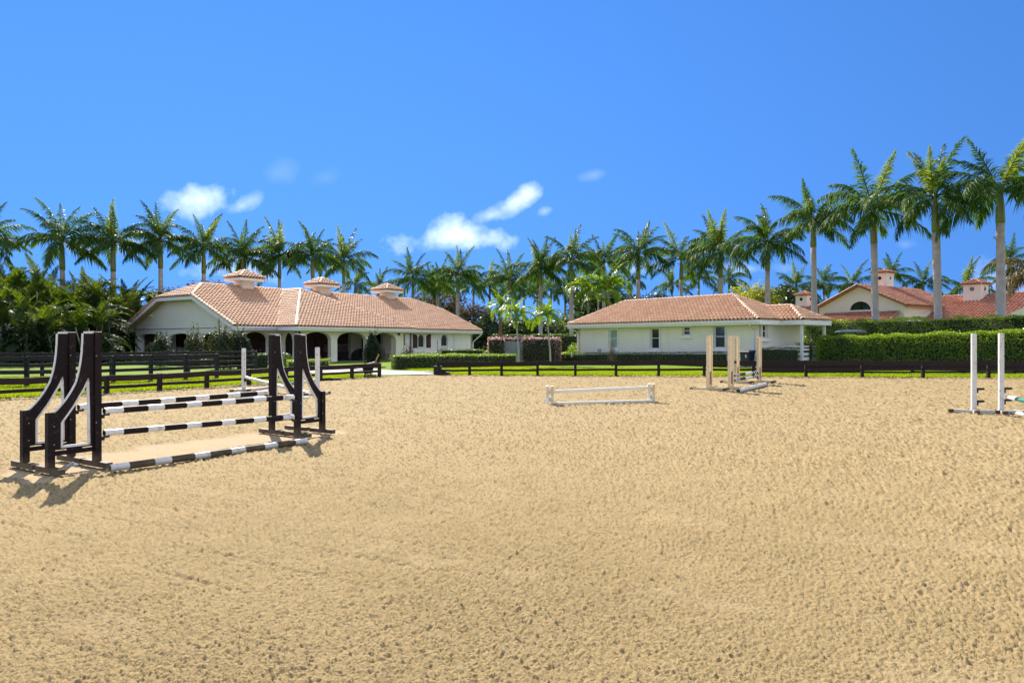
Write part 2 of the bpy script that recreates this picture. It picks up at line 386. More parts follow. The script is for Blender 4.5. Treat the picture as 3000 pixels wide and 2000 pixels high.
# ---------------------------------------------------------------- numpy noise
def hash2(ix, iy, seed):
    h = (ix.astype(np.int64) * 374761393 + iy.astype(np.int64) * 668265263 + seed * 1442695041) & 0xffffffff
    h = ((h ^ (h >> 13)) * 1274126177) & 0xffffffff
    h = (h ^ (h >> 16)) & 0xffffffff
    h = (h * 2246822519) & 0xffffffff
    return ((h ^ (h >> 15)) & 0xffffff) / float(0xffffff)
def vnoise(x, y, seed=0):
    ix = np.floor(x); iy = np.floor(y); fx = x - ix; fy = y - iy
    fx = fx * fx * (3 - 2 * fx); fy = fy * fy * (3 - 2 * fy)
    a = hash2(ix, iy, seed); b = hash2(ix + 1, iy, seed); c = hash2(ix, iy + 1, seed); d = hash2(ix + 1, iy + 1, seed)
    return (a * (1 - fx) + b * fx) * (1 - fy) + (c * (1 - fx) + d * fx) * fy
def clods(x, y, cell, prob, r0, r1, h, seed):
    """rounded lumps lying on the surface, one chance per cell"""
    gx = np.floor(x / cell); gy = np.floor(y / cell); out_ = np.zeros_like(x)
    for i in (-1, 0, 1):
        for j in (-1, 0, 1):
            cx = gx + i; cy = gy + j
            q = hash2(cx, cy, seed); px = (cx + hash2(cx, cy, seed + 1)) * cell; py = (cy + hash2(cx, cy, seed + 2)) * cell
            rr = r0 + (r1 - r0) * hash2(cx, cy, seed + 3) ** 2
            d2 = ((x - px) ** 2 + (y - py) ** 2) / rr ** 2
            b = np.where(q < prob, np.sqrt(np.clip(1 - d2, 0, 1)) * rr / r1 * h, 0)
            out_ = np.maximum(out_, b)
    return out_

# ================================================================ GROUND
gm = MB(); gm.face([(-3000, -3000, -.12), (3000, -3000, -.12), (3000, 3000, -.12), (-3000, 3000, -.12)])
tag(gm.build('ground', M['lawn']), kind='structure')

fan = np.arange(R(-52), R(52) + 1e-6, .0018)
rest = np.arange(R(52) + R(4), R(308) - R(2), R(4))
ang = np.concatenate([fan, rest])
rr = [0.4, 1.0, 1.8, 2.4]
while rr[-1] < 46: rr.append(rr[-1] + max(.0065, min(.00056 * rr[-1] ** 2, .16)))
rr = np.array(rr)
A, RR = np.meshgrid(ang, rr)
X = RR * np.sin(A); Y = RR * np.cos(A)
low = (vnoise(X / 2.3, Y / 2.3, 1) - .5) * .030 + (vnoise(X / .7, Y / .7, 2) - .5) * .016
# smooth tracks left by the drag and by wheels: arcs where the sand is packed flat and paler
dry = np.zeros_like(X)
def track(pts, wid, amt):
    global dry
    pts = np.array(pts); d = np.full_like(X, 9.0)
    for a, b in zip(pts[:-1], pts[1:]):
        ab = b - a; t = np.clip(((X - a[0]) * ab[0] + (Y - a[1]) * ab[1]) / (ab @ ab), 0, 1)
        d = np.minimum(d, np.hypot(X - a[0] - t * ab[0], Y - a[1] - t * ab[1]))
    d = d + (vnoise(X / .35, Y / .35, 9) - .5) * .35
    dry = np.maximum(dry, amt * np.clip(1.3 - d / wid, 0, 1))
track([(-1.3, 5.8), (-.3, 5.3), (.55, 4.9), (1.4, 4.55), (2.4, 4.3)], .07, .5)
track([(-4.2, 8.3), (-3.0, 7.6), (-2.2, 6.9)], .12, .35)
track([(-2.6, 4.3), (-1.6, 3.7), (-.9, 3.3)], .08, .3)
track([(2.1, 3.5), (3.2, 3.4), (4.3, 3.6)], .2, .35)
track([(1.5, 6.9), (3.2, 6.0), (5.5, 5.4)], .08, .25)
track([(.2, 12.5), (3.2, 11.3), (6, 11)], .3, .2)
track([(-5.9, 21.2), (-4.5, 20.8)], .5, .5)
track([(6.9, 26.0), (8.8, 27.8)], 1.0, .75)
track([(10.2, 17.2), (12.6, 16.6)], .45, .5)
# the packed pale pad under the black and white jump
pd = np.array([.529, .849]); qd = np.array([.849, -.529]); a0 = np.array([-5.82, 9.57])
pu = (X - a0[0]) * pd[0] + (Y - a0[1]) * pd[1]; pv = (X - a0[0]) * qd[0] + (Y - a0[1]) * qd[1]
wob = (vnoise(X / .5, Y / .5, 4) - .5) * .5
pad = np.clip((np.minimum(np.minimum(pu + 1.0, 4.6 - pu), np.minimum(pv + 1.35, .55 - pv)) + wob) / .25, 0, 1)
dry = dry * np.clip(vnoise(X / .05, Y / .05, 81) * 2.2 - .35, 0, 1) * np.clip(vnoise(X / .5, Y / .35, 82) * 2.4 - .3, 0, 1)
flat = 1 - .85 * np.maximum(np.clip(dry, 0, 1) * .7, pad)
patch = .55 + .75 * vnoise(X / 1.6, Y / 1.6, 21)
wx = X + (vnoise(X / .014, Y / .014, 71) - .5) * .012; wy = Y + (vnoise(X / .014, Y / .014, 72) - .5) * .012
c1 = clods(wx, wy, .085, .16, .006, .018, .020, 31)
c2 = clods(wx, wy, .030, .55, .005, .012, .014, 41)
harrow = np.clip((vnoise(X / 2.2, Y / 2.2, 61) - .52) * 4, 0, 1)
lines = np.sin(2 * math.pi * (X * .93 + Y * .36 + .1 * vnoise(X, Y, 63)) / .10) * .011 * harrow
near = np.clip(1.6 - RR / 14, 0, 1)
# grooves left by the drag teeth: two sets of long shallow lines that fade in and out
def grooves(dx, dy, gap, mask, seed, amp=.014):
    s = (X * dy - Y * dx) + .25 * (vnoise(X / 2.5, Y / 2.5, seed) - .5)
    d = np.abs((s / gap) % 1 - .5) * gap
    return -amp * np.exp(-(d / .022) ** 2) * mask * np.clip((vnoise(X / 1.1, Y / 1.1, seed + 1) - .35) * 3, 0, 1)
gr = grooves(.90, -.43, .52, np.clip((1.2 - X) / 1.5, 0, 1), 211) + grooves(.35, .94, .30, np.clip((X - .6) / 1.5, 0, 1), 221, .006)
rough_ = np.zeros_like(X)
for wl_, am_, sd_ in ((.034, .005, 301), (.017, .009, 302), (.010, .006, 303)):
    n_ = vnoise(wx / wl_, wy / wl_, sd_) * .6 + vnoise(wx / wl_ * 1.31 + 7.3, wy / wl_ * 1.31 + 2.1, sd_ + 50) * .4
    rough_ += am_ * 1.9 * np.abs(n_ - .5) ** .8 * 2
h = low + flat * patch * np.maximum(c1, c2 * .8) * .9 + flat * (.5 + .55 * patch) * rough_ * np.clip(.7 + RR / 10, .95, 1.9) + lines * flat + gr - .02
rs = np.random.RandomState(3)
far_amp = np.clip((RR - 6) / 14, 0, 1)
rnd1 = rs.rand(*X.shape)
h = h + far_amp * flat * np.where(rnd1 < .10, rs.rand(*X.shape) * .04, 0)
h = h + .005 * rs.rand(*X.shape) * near
h[:, len(fan):] *= 0; dry[:, len(fan):] = 0
na = len(ang); nr = len(rr)
idx = np.arange(nr * na).reshape(nr, na)
q = np.stack([idx[:-1, :], np.roll(idx, -1, 1)[:-1, :], np.roll(idx, -1, 1)[1:, :], idx[1:, :]], -1).reshape(-1, 4)[:, ::-1]
# keep the sand inside the arena: everything past the fence lies under the lawn anyway
me = npmesh('arena_sand', np.stack([X, Y, h], -1).reshape(-1, 3), q)
at = me.attributes.new('dry', 'FLOAT', 'POINT'); at.data.foreach_set('value', np.clip(np.maximum(dry * .6, pad * .85), 0, 1).astype(np.float32).ravel())
sel = hash2(np.floor(X / .085), np.floor(Y / .085), 91)
crumb = np.clip(c1 / .035, 0, 1) * (sel < .45) * .25 * np.clip(1.6 - RR / 10, 0, 1)
crumb = np.maximum(crumb, np.clip(RR / 7 - .5, 0, 1) * np.where(rnd1 < .30, .35 + .65 * rs.rand(*X.shape), .0)) * flat
crumb[:, len(fan):] = .12
at = me.attributes.new('clod', 'FLOAT', 'POINT'); at.data.foreach_set('value', crumb.astype(np.float32).ravel())
at = me.attributes.new('fine', 'FLOAT', 'POINT'); at.data.foreach_set('value', np.clip(1.5 - RR / 9, 0.05, 1).astype(np.float32).ravel())
tag(link('sand_arena', me, M['sand']), kind='structure')

# fence feet of the arena, measured from the photograph
left_feet = [(-170, 1180), (-10, 1169), (144.5, 1161.5), (312.5, 1153), (467.7, 1143.5), (605.9, 1134.5), (729, 1127.5), (838, 1120), (939, 1113.5), (1031, 1108), (1111.7, 1104)]
right_feet = [(1285, 1099), (1375.8, 1099.5), (1469.5, 1100), (1575, 1100.5), (1685.6, 1101), (1804.7, 1101.5), (1929.6, 1102), (2063, 1102.5), (2207, 1103.5), (2361, 1104.5), (2525.8, 1105.5), (2704, 1106.5), (2895.7, 1107.5), (3105, 1108.5), (3330, 1110)]
LF = [G(*p) for p in left_feet]; RF = [G(*p) for p in right_feet]
edge = [Vector((-60, 4, 0)), Vector((-26, 18, 0))] + [p + Vector((0, .25, 0)) for p in LF + RF] + [Vector((40, 30, 0)), Vector((70, 20, 0))]
lm = MB(); rows = [0, .6, 3, 10, 26, 60, 140]
for i in range(len(edge) - 1):
    for j in range(len(rows) - 1):
        def P(p, k):
            dr = Vector((p.x, p.y, 0)).normalized()
            zz = .045 + (.12 if (k > 3 and p.x > 2) else 0)
            return p + dr * rows[k] + Z * (zz if k else .02)
        lm.face([P(edge[i], j), P(edge[i + 1], j), P(edge[i + 1], j + 1), P(edge[i], j + 1)][::-1])
tag(lm.build('lawn', M['lawn']), kind='structure')

drive_poly = [G(1085, 1101), G(1290, 1099), G(1262, 1090), G(1180, 1088.5), G(1130, 1086), G(1080, 1080), G(1000, 1075), G(900, 1075), G(780, 1086), G(900, 1096), G(1000, 1097)]
dm = MB()
pts = [Vector((p.x, p.y, .056)) for p in drive_poly]
dm.face(pts[::-1])
tag(dm.build('driveway', M['paver']), kind='structure')
km = MB()
for a, b in ((G(1290, 1098.5), G(1266, 1095)), (G(1266, 1095), G(1248, 1091.5)), (G(1080, 1090), G(1010, 1080))):
    km.beam(a + Z * .08, b + Z * .08, .12, .07)
tag(km.build('driveway_kerb', M['kerb']), kind='structure')

# ================================================================ FOLIAGE BUILDERS
rng = np.random.RandomState(11)
def leaf_quads(c, nrm, size, aspect=.5, rs=rng, jit=.4):
    """diamond-shaped leaves at points c facing roughly nrm; returns verts, faces"""
    n = len(c); nrm = nrm + rs.normal(0, jit, (n, 3)); nrm /= np.linalg.norm(nrm, axis=1)[:, None] + 1e-9
    t = rs.normal(0, 1, (n, 3)); t -= nrm * (t * nrm).sum(1)[:, None]; t /= np.linalg.norm(t, axis=1)[:, None] + 1e-9
    b = np.cross(nrm, t); s = size * rs.uniform(.65, 1.3, n)[:, None]
    v = np.stack([c - t * s * .5, c + b * s * aspect * .5 + nrm * s * .08, c + t * s * .5, c - b * s * aspect * .5 + nrm * s * .08], 1)
    return v.reshape(-1, 3), np.arange(n * 4).reshape(n, 4)
def join(parts):
    vs, fs, ms, o = [], [], [], 0
    for v, f, m in parts:
        vs.append(v); fs.append(f + o); ms.append(np.full(len(f), m)); o += len(v)
    return np.concatenate(vs), np.concatenate(fs), np.concatenate(ms)

# ---- fronds
def frond_mesh(name, pitch, length, nl, llen, lw, curv, plume, droop, seed, twist=0.0, r0=.045):
    rs = np.random.RandomState(seed); n = 12
    P = [np.zeros(3)]; T = []
    for i in range(n):
        t = i / (n - 1); a = pitch - curv * (t ** 1.35)
        d = np.array([math.cos(a), twist * t * .35, math.sin(a)]); d /= np.linalg.norm(d); T.append(d)
        P.append(P[-1] + d * length / n)
    P = np.array(P[:-1]); T = np.array(T)
    vs, fs, o = [], [], 0
    Sd = np.array([0, 1.0, 0])
    ring = 5
    for i in range(n):
        u = np.cross(T[i], Sd); u /= np.linalg.norm(u); w = np.cross(u, T[i]); r = r0 * (1 - .85 * i / (n - 1))
        for j in range(ring):
            an = 2 * math.pi * j / ring; vs.append(P[i] + (u * math.cos(an) + w * math.sin(an)) * r)
    for i in range(n - 1):
        for j in range(ring):
            fs.append((i * ring + j, i * ring + (j + 1) % ring, (i + 1) * ring + (j + 1) % ring, (i + 1) * ring + j))
    o = len(vs)
    for k in range(nl):
        t = .13 + .87 * (k + rs.rand() * .5) / nl; fi = t * (n - 1); i = min(int(fi), n - 2); w_ = fi - i
        p = P[i] * (1 - w_) + P[i + 1] * w_; tg = T[i]
        u = np.cross(tg, Sd); u = u / np.linalg.norm(u)
        if u[2] < 0 and abs(tg[2]) < .98: u = -u
        prof = min(1, .45 + t * 2.2) * (1 - .72 * max(0, t - .45) / .55)
        for sg in (-1, 1):
            A = R(66 - 40 * t + rs.uniform(-9, 9)); B = R(plume[0] + (plume[1] - plume[0]) * rs.rand())
            d = tg * math.cos(A) + Sd * sg * math.sin(A) * math.cos(B) + u * math.sin(A) * math.sin(B)
            d /= np.linalg.norm(d); L = llen * prof * rs.uniform(.78, 1.12)
            bn = np.cross(d, u * math.cos(B) - Sd * sg * math.sin(B) + rs.normal(0, .35, 3)); bn /= np.linalg.norm(bn) + 1e-9
            ww = lw * (.6 + .4 * prof)
            m_ = p + d * L * .5 - np.array([0, 0, droop * L * .16]); e = p + d * L * .94 - np.array([0, 0, droop * L * .62])
            vs += [p - bn * ww * .3, p + bn * ww * .3, m_ + bn * ww * .5, m_ - bn * ww * .5, e]
            fs += [(o, o + 1, o + 2, o + 3)]; fs += [(o + 3, o + 2, o + 4, o + 4)]; o += 5
    f4 = [q for q in fs if len(set(q)) == 4]; f3 = [q[:3] for q in fs if len(set(q)) == 3]
    me = bpy.data.meshes.new(name); me.from_pydata([tuple(q) for q in vs], [], [tuple(q) for q in f4] + [tuple(q) for q in f3])
    me.update(); return me
PITCH = [80, 62, 44, 26, 8, -14, -36]
royal = {}
for i, pch in enumerate(PITCH):
    royal[i] = []
    for sd in range(2):
        me = frond_mesh('royal_frond', R(pch), 4.3, 74, 1.02, .07, R([30, 58, 76, 78, 68, 48, 30][i] + 14 * sd), (-62, 36), .8 + .3 * sd, 100 + 10 * i + sd, (-1) ** sd * .5)
        royal[i].append(me)
areca_f = []
for i, (pch, cv) in enumerate([(82, 40), (72, 78), (60, 100), (48, 108), (30, 100), (5, 70)]):
    areca_f.append(frond_mesh('areca_frond', R(pch), 2.7, 50, .66, .055, R(cv), (18, 38), .35, 300 + i, .3, .022))
arch_f = []
for i, (pch, cv) in enumerate([(80, 60), (62, 110), (45, 125), (25, 115), (0, 90)]):
    arch_f.append(frond_mesh('arching_frond', R(pch), 1.75, 44, .5, .05, R(cv), (0, 35), .7, 400 + i, .3, .02))
for me in sum(royal.values(), []) : me.materials.append(M['palm'])
for me in areca_f: me.materials.append(M['areca'])
for me in arch_f: me.materials.append(M['hedge'])
young = royal[0][0].copy(); young.materials.clear(); young.materials.append(M['palm_young'])
dry_f = [royal[5][0].copy(), royal[6][1].copy(), royal[3][0].copy()]
for me in dry_f: me.materials.clear(); me.materials.append(M['palm_dry'])
areca_shade_f = []
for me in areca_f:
    c = me.copy(); c.materials.clear(); c.materials.append(M['areca_shaded']); areca_shade_f.append(c)

def put_frond(me, parent, loc, rz, roll, s, name='frond'):
    o = bpy.data.objects.new(name, me); COL.objects.link(o); o.parent = parent
    o.location = loc; o.rotation_euler = (roll, 0, rz); o.scale = (s, s, s); return o

def royal_palm(base, z_cs0, z_cs1, r, top_xy, label, group, seed, nf=15, size=1.0, name='royal_palm', droopy=0.0, dry=False, smooth_n=14):
    """base: ground point; z_cs0/z_cs1: bottom and top of the green crownshaft; top_xy: where the trunk's top leans to"""
    rs = random.Random(seed); root = empty(name, base, label, 'palm tree', group)
    dx, dy = top_xy[0] - base[0], top_xy[1] - base[1]
    z0, z1 = z_cs0 - base[2], z_cs1 - base[2]
    lean = lambda z: Vector((dx * (z / z1) ** 1.2, dy * (z / z1) ** 1.2, z)) if z > 0 else Vector((0, 0, z))
    ph = rs.uniform(0, 6)
    t = MB(); k = 16
    zs = [-.4] + [z0 * i / (k - 1) for i in range(k)]
    rad = [r * 1.35] + [r * ((1.25 - .25 * min(1, i / 3)) if i < 3 else (1.02 + .06 * math.sin(ph + i * .5) - .12 * max(0, i - 9) / 6)) for i in range(k)]
    t.tube([lean(z) for z in zs], rad, smooth_n)
    t.build('trunk', M['trunk'], root, True)
    c = MB(); zz = [z0 - .02 + (z1 - z0 + .25) * i / 6 for i in range(7)]
    c.tube([lean(z) for z in zz], [r * 1.0, r * 1.02, r * .95, r * .82, r * .68, r * .55, r * .42], smooth_n)
    c.build('crownshaft', M['crownshaft'], root, True)
    top = lean(z1)
    az = rs.uniform(0, 6.28)
    for i in range(nf):
        q = i / (nf - 1)
        cls = min(6, max(0, int(q ** .85 * (5.2 + droopy) + .25 + rs.uniform(-.35, .45))))
        if cls > 5 and droopy == 0 and rs.random() < .4: cls = 5
        az += 2.399 + rs.uniform(-.3, .3)
        me = royal[cls][rs.randrange(2)]
        if dry: me = dry_f[rs.randrange(3)] if rs.random() < .75 else me
        elif cls <= 1 and rs.random() < .28: me = young
        put_frond(me, root, top + Vector((math.cos(az), math.sin(az), 0)) * r * .35 - Z * (.15 + .5 * q * (z1 - z0) * .12), az, rs.uniform(-.35, .35), size * rs.uniform(.86, 1.08))
    if rs.random() < .6 and not dry:
        put_frond(young, root, top + Z * .1, rs.uniform(0, 6.28), 0, size * .62, 'spear_leaf')
    return root

def areca(base, height, spread, label, group, seed, nf=34, canes=6):
    rs = random.Random(seed); root = empty('areca_palm', base, label, 'palm clump', group)
    tips = []
    for i in range(canes):
        a = rs.uniform(0, 6.28); d = spread * math.sqrt(rs.random()); hh = height * rs.uniform(.45, .80)
        b = Vector((math.cos(a) * d * .5, math.sin(a) * d * .5, 0)); e = Vector((math.cos(a) * d * 1.1, math.sin(a) * d * 1.1, hh))
        m = MB(); m.tube([b, (b + e) / 2 - Z * .1 + Vector((0, 0, .3)), e], [.06, .05, .035], 6)
        m.build('cane', M['brown_stem'] if rs.random() < .3 else M['stem'], root, True); tips.append((b, e))
    for i in range(nf):
        b, e = tips[i % canes]; lev = 1 - (i // canes) / max(1, nf // canes) * .95
        p = b + (e - b) * max(.08, lev - rs.uniform(0, .06)); top = lev > .75
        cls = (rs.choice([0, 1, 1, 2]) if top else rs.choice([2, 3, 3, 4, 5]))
        src = areca_f if lev > .86 else areca_shade_f  # shade painted in: fronds below the lit tips get the darker leaf colour
        s = (height / 6.0) ** .5 * rs.uniform(.85, 1.2) * 1.1
        put_frond(src[cls], root, p, rs.uniform(0, 6.28), rs.uniform(-.4, .4), s)
    return root

def crown_mesh(name, n, leafsz, lobes, seed, m, hollow=.55, limbs=True):
    """leaves gathered in clumps spread through an irregular crown of unit half-width and unit half-height"""
    rs = np.random.RandomState(seed)
    lc = rs.normal(0, 1, (lobes, 3)); lc /= np.linalg.norm(lc, axis=1)[:, None]; lc *= rs.uniform(.25, .78, lobes)[:, None]; lc[:, 2] = lc[:, 2] * .85 + .05
    lr = rs.uniform(.22, .46, lobes)
    w = rs.randint(0, lobes, n); d = rs.normal(0, 1, (n, 3)); d /= np.linalg.norm(d, axis=1)[:, None]
    c = lc[w] + d * (lr[w] * (hollow + (1 - hollow) * rs.rand(n)) * rs.uniform(.8, 1.15, n))[:, None]
    v, f = leaf_quads(c, d + np.array([0, 0, .4]), leafsz, .6, rs, .55)
    me = npmesh(name, v, f); me.materials.append(m); return me
CROWNS = {}
def broad_tree(base, h, rx, rz, label, mkey, seed, name='broadleaf_tree', n=5200, leafsz=.075, lobes=26, group=None, hollow=.5, crown_c=None):
    rs = random.Random(seed); root = empty(name, base, label, 'tree', group)
    key = (mkey, seed % 3, n, hollow)
    if key not in CROWNS: CROWNS[key] = crown_mesh('tree_crown', n, leafsz, lobes, 50 + seed % 3, M[mkey], hollow)
    cz = h - rz * 1.02
    t = MB(); t.tube([(0, 0, -.3), (.1, 0, cz * .5), (0, .1, cz)], [rx * .075, rx * .06, rx * .045], 8)
    for i in range(7):
        a = i * .9 + rs.random(); e = Vector((math.cos(a) * rx * rs.uniform(.4, .75), math.sin(a) * rx * rs.uniform(.4, .75), cz + rz * rs.uniform(-.2, .6)))
        s0 = Vector((0, 0, cz * rs.uniform(.55, .95))); t.tube([s0, (s0 + e) / 2 + Z * .2, e], [rx * .03, rx * .02, rx * .008], 6)
    t.build('trunk', M['bark'], root, True)
    o = bpy.data.objects.new('crown', CROWNS[key]); COL.objects.link(o); o.parent = root
    o.location = (0, 0, cz); o.scale = (rx, rx, rz); o.rotation_euler = (0, 0, rs.uniform(0, 6.28)); return root

def hedge(p0, p1, th, zt0, zt1, label, m='hedge', zb=0.0, dens=170, leafsz=.075, name='hedge', cat='hedge', group=None, side=1, rough=.05, seed=1, flowers=None):
    """a clipped hedge from p0 to p1 (front face line), going th back from the line; tops at zt0..zt1"""
    rs = np.random.RandomState(seed); p0 = np.array([p0[0], p0[1]]); p1 = np.array([p1[0], p1[1]])
    ln = np.linalg.norm(p1 - p0); u = (p1 - p0) / ln; b = np.array([-u[1], u[0]]) * side
    k = max(2, int(ln / .6)); parts = []; deep = .38 if th > 1.45 and m == 'hedge' else .13
    # inner twig mass, set back from the leaf surface
    vs = []; fs = []; ins = deep
    for i in range(k + 1):
        es = min(ins, .2); s = es + (ln - 2 * es) * i / k; zt = zt0 + (zt1 - zt0) * s / ln - min(ins, .2) - .03 * rs.rand()
        for (d, z) in ((ins, zb - .05), (ins, zt), (th - ins, zt), (th - ins, zb - .05)):
            q = p0 + u * s + b * d; vs.append((q[0], q[1], z))
    for i in range(k):
        for j in range(3): fs.append((i * 4 + j, i * 4 + 4 + j, i * 4 + 5 + j, i * 4 + 1 + j))
    fs.append((0, 1, 2, 3)); fs.append((k * 4 + 3, k * 4 + 2, k * 4 + 1, k * 4))
    parts.append((np.array(vs), np.array(fs), 1))
    hgt = (zt0 + zt1) / 2 - zb
    def surf(n, kind):
        s = rs.rand(n) * ln; zt = zt0 + (zt1 - zt0) * s / ln
        zt = zt + (vnoise(s / .5, s * 0, seed) - .5) * rough * 1.6
        if kind == 'front': d = rs.rand(n) ** 1.5 * deep + (vnoise(s / .7, zt * 0 + rs.rand(n) * 0, seed + 1) - .5) * rough; z = zb + (zt - zb) * rs.rand(n); nn = np.array([-b[0], -b[1], .15])
        if kind == 'back': d = th - rs.rand(n) ** 2 * .12; z = zb + (zt - zb) * rs.rand(n); nn = np.array([b[0], b[1], .15])
        if kind == 'top': d = rs.rand(n) * th; z = zt - rs.rand(n) ** 1.5 * min(deep, .22) + np.where(rs.rand(n) < .03, rs.rand(n) * .14, 0); nn = np.array([0, 0, 1.])
        if kind == 'e0': d = rs.rand(n) * th; s = rs.rand(n) ** 1.5 * deep; z = zb + (zt0 - zb) * rs.rand(n); nn = np.array([-u[0], -u[1], .1])
        if kind == 'e1': d = rs.rand(n) * th; s = ln - rs.rand(n) ** 1.5 * deep; z = zb + (zt1 - zb) * rs.rand(n); nn = np.array([u[0], u[1], .1])
        q = p0[None] + u[None] * s[:, None] + b[None] * d[:, None]
        return np.column_stack([q, z]), np.tile(nn, (n, 1))
    for kd, ar in (('front', ln * hgt), ('back', ln * hgt * .35), ('top', ln * th * 1.25), ('e0', th * hgt), ('e1', th * hgt)):
        n = int(ar * dens)
        if n < 4: continue
        c, nn = surf(n, kd); v, f = leaf_quads(c, nn, leafsz, .6, rs, .55); parts.append((v, f, 0))
    if flowers:
        n = int(ln * flowers); c, nn = surf(n, 'top'); c[:, 2] += rs.rand(n) * .22 - .12; v, f = leaf_quads(c, nn, .10, .8, rs, .7); parts.append((v, f, 2))
        n = int(ln * flowers * .4); c, nn = surf(n, 'front'); kz = rs.rand(n) ** 2.2; c[:, 2] = zt0 + (zt1 - zt0) * .5 - kz * .6; v, f = leaf_quads(c, nn, .10, .8, rs, .7); parts.append((v, f, 2))
        for kd in ('e0', 'e1'):
            n = int(th * flowers * 1.2); c, nn = surf(n, kd); v, f = leaf_quads(c, nn, .10, .8, rs, .7); parts.append((v, f, 2))
    v, f, mi = join(parts); me = npmesh(name, v, f, mi)
    o = link(name, me, [M[m], M['hedge_core'], M['flower']]); return tag(o, label, cat, group)

def shrub(base, rx, ry, rz, label, m='shrub', n=2600, leafsz=.075, twigs=0, seed=1, name='shrub', core=.62, group=None, taper=0.0, cat='shrub'):
    rs = np.random.RandomState(seed); d = rs.normal(0, 1, (n, 3)); d /= np.linalg.norm(d, axis=1)[:, None]
    bump_ = .68 + .55 * vnoise(d[:, 0] * 2.6 + 5 + d[:, 2] * 1.3, d[:, 1] * 2.6 + 9 + d[:, 2] * 2.2, seed)
    rad = (core + (1 - core) * np.sqrt(rs.rand(n))) * bump_
    c = d * rad[:, None]; tp = 1 - taper * (c[:, 2:3] * .5 + .5)
    c = np.column_stack([c[:, 0:2] * tp, c[:, 2]]) * np.array([rx, ry, rz]); c[:, 2] += rz
    v, f = leaf_quads(c, d + np.array([0, 0, .3]), leafsz, .5, rs, .6)
    root = empty(name, base, label, cat, group)
    link('foliage', npmesh('foliage', v, f), M[m], root)
    t = MB(); r2 = random.Random(seed)
    for i in range(6 + twigs):
        a = r2.uniform(0, 6.28); up = i >= 6
        e = Vector((math.cos(a) * rx * r2.uniform(.2, .7), math.sin(a) * ry * r2.uniform(.2, .7), rz * (r2.uniform(2.0, 2.5) if up else r2.uniform(1.0, 1.7))))
        m0 = Vector((e.x * .6, e.y * .6, e.z * .55)); t.tube([(0, 0, -.05), m0, e], [.03, .018, .006], 5)
        if up:
            k = 26; tt = rs.rand(k); cc = np.array([list(m0.lerp(e, q)) for q in .35 + .65 * tt]) + rs.normal(0, .05, (k, 3))
            v2, f2 = leaf_quads(cc, rs.normal(0, 1, (k, 3)), leafsz * .9, .5, rs)
            for q in f2: t.face([v2[j] for j in q], 1)
    t.build('branch', [M['bark'], M[m]], root)
    return root

# ================================================================ BUILDINGS
def tile_unit(w=.30, ln=.43, hb=.115):
    """one S-shaped roof tile: barrel and pan, with a thick lower lip; local x across, y up the slope, z off the roof"""
    prof = [(0, .0), (.10, .72), (.22, 1.0), (.40, .95), (.52, .55), (.62, .05), (.80, -.12), (1.0, .0)]
    v = []
    for y, dz in ((0, .080), (ln, .0)):
        for (a, h) in prof: v.append((a * w, y, h * hb + dz))
    for y, dz in ((0, .080), (.006, .004)):
        for (a, h) in prof: v.append((a * w, y, h * hb + dz))
    n = len(prof); f = []
    for i in range(n - 1):
        f.append((i, i + 1, n + i + 1, n + i)); f.append((3 * n + i, 3 * n + i + 1, 2 * n + i + 1, 2 * n + i))
    return np.array(v), np.array(f)
TV, TF = tile_unit()
TILE_ME = npmesh('tile', TV, TF); TILE_ME.materials.append(M['tile']); TILE_ME.polygons.foreach_set('use_smooth', [True] * len(TILE_ME.polygons))
def inside(poly, a, b):
    ok = np.zeros_like(a, bool); n = len(poly); j = n - 1
    for i in range(n):
        xi, yi = poly[i]; xj, yj = poly[j]
        c = ((yi > b) != (yj > b)) & (a < (xj - xi) * (b - yi) / (yj - yi + 1e-12) + xi)
        ok ^= c; j = i
    return ok
def tiles(poly3, parent, w=.30, course=.36, singles=None, m='tile', skip=None, seed=0, scale=1.0):
    """lay tiles on a roof plane; poly3[0]->poly3[1] is the eave. Returns list of (distance, matrix) or builds one mesh"""
    rs = np.random.RandomState(seed)
    p = [np.array(q, float) for q in poly3]; e = p[1] - p[0]; e[2] = 0; e /= np.linalg.norm(e)
    nr = np.cross(p[1] - p[0], p[-1] - p[0]); nr /= np.linalg.norm(nr)
    if nr[2] < 0: nr = -nr
    g = np.cross(nr, e)
    if g[2] < 0: g = -g
    if np.dot(np.cross(e, g), nr) < 0: e = -e
    P2 = [((q - p[0]) @ e, (q - p[0]) @ g) for q in p]
    a0, a1 = min(q[0] for q in P2), max(q[0] for q in P2); b1 = max(q[1] for q in P2)
    aa, bb = np.meshgrid(np.arange(a0, a1, w), np.arange(-.04, b1, course)); aa = aa.ravel(); bb = bb.ravel()
    ok = inside(P2, aa + w / 2, bb + course * .55)
    if skip is not None:
        c3 = p[0] + np.outer(aa + w / 2, e) + np.outer(bb + course / 2, g); ok &= ~skip(c3)
    aa, bb = aa[ok], bb[ok]
    o3 = p[0] + np.outer(aa, e) + np.outer(bb, g) + nr * .035
    if singles is not None:
        for q in o3: singles.append((np.linalg.norm(q - np.array([0, 0, 1.75])), q, e, g, nr))
        return None
    tv = TV * np.array([w / .30, course / .36, scale])
    n = len(o3); jit = rs.uniform(-.008, .008, n)
    v = o3[:, None, :] + tv[None, :, 0:1] * e + tv[None, :, 1:2] * g + (tv[None, :, 2:3] + jit[:, None, None]) * nr
    f = TF[None] + (np.arange(n) * len(TV))[:, None, None]
    o = link('roof_tiles', npmesh('roof_tiles', v.reshape(-1, 3), f.reshape(-1, 4)), M[m], parent, True); tag(o, kind='stuff'); return o
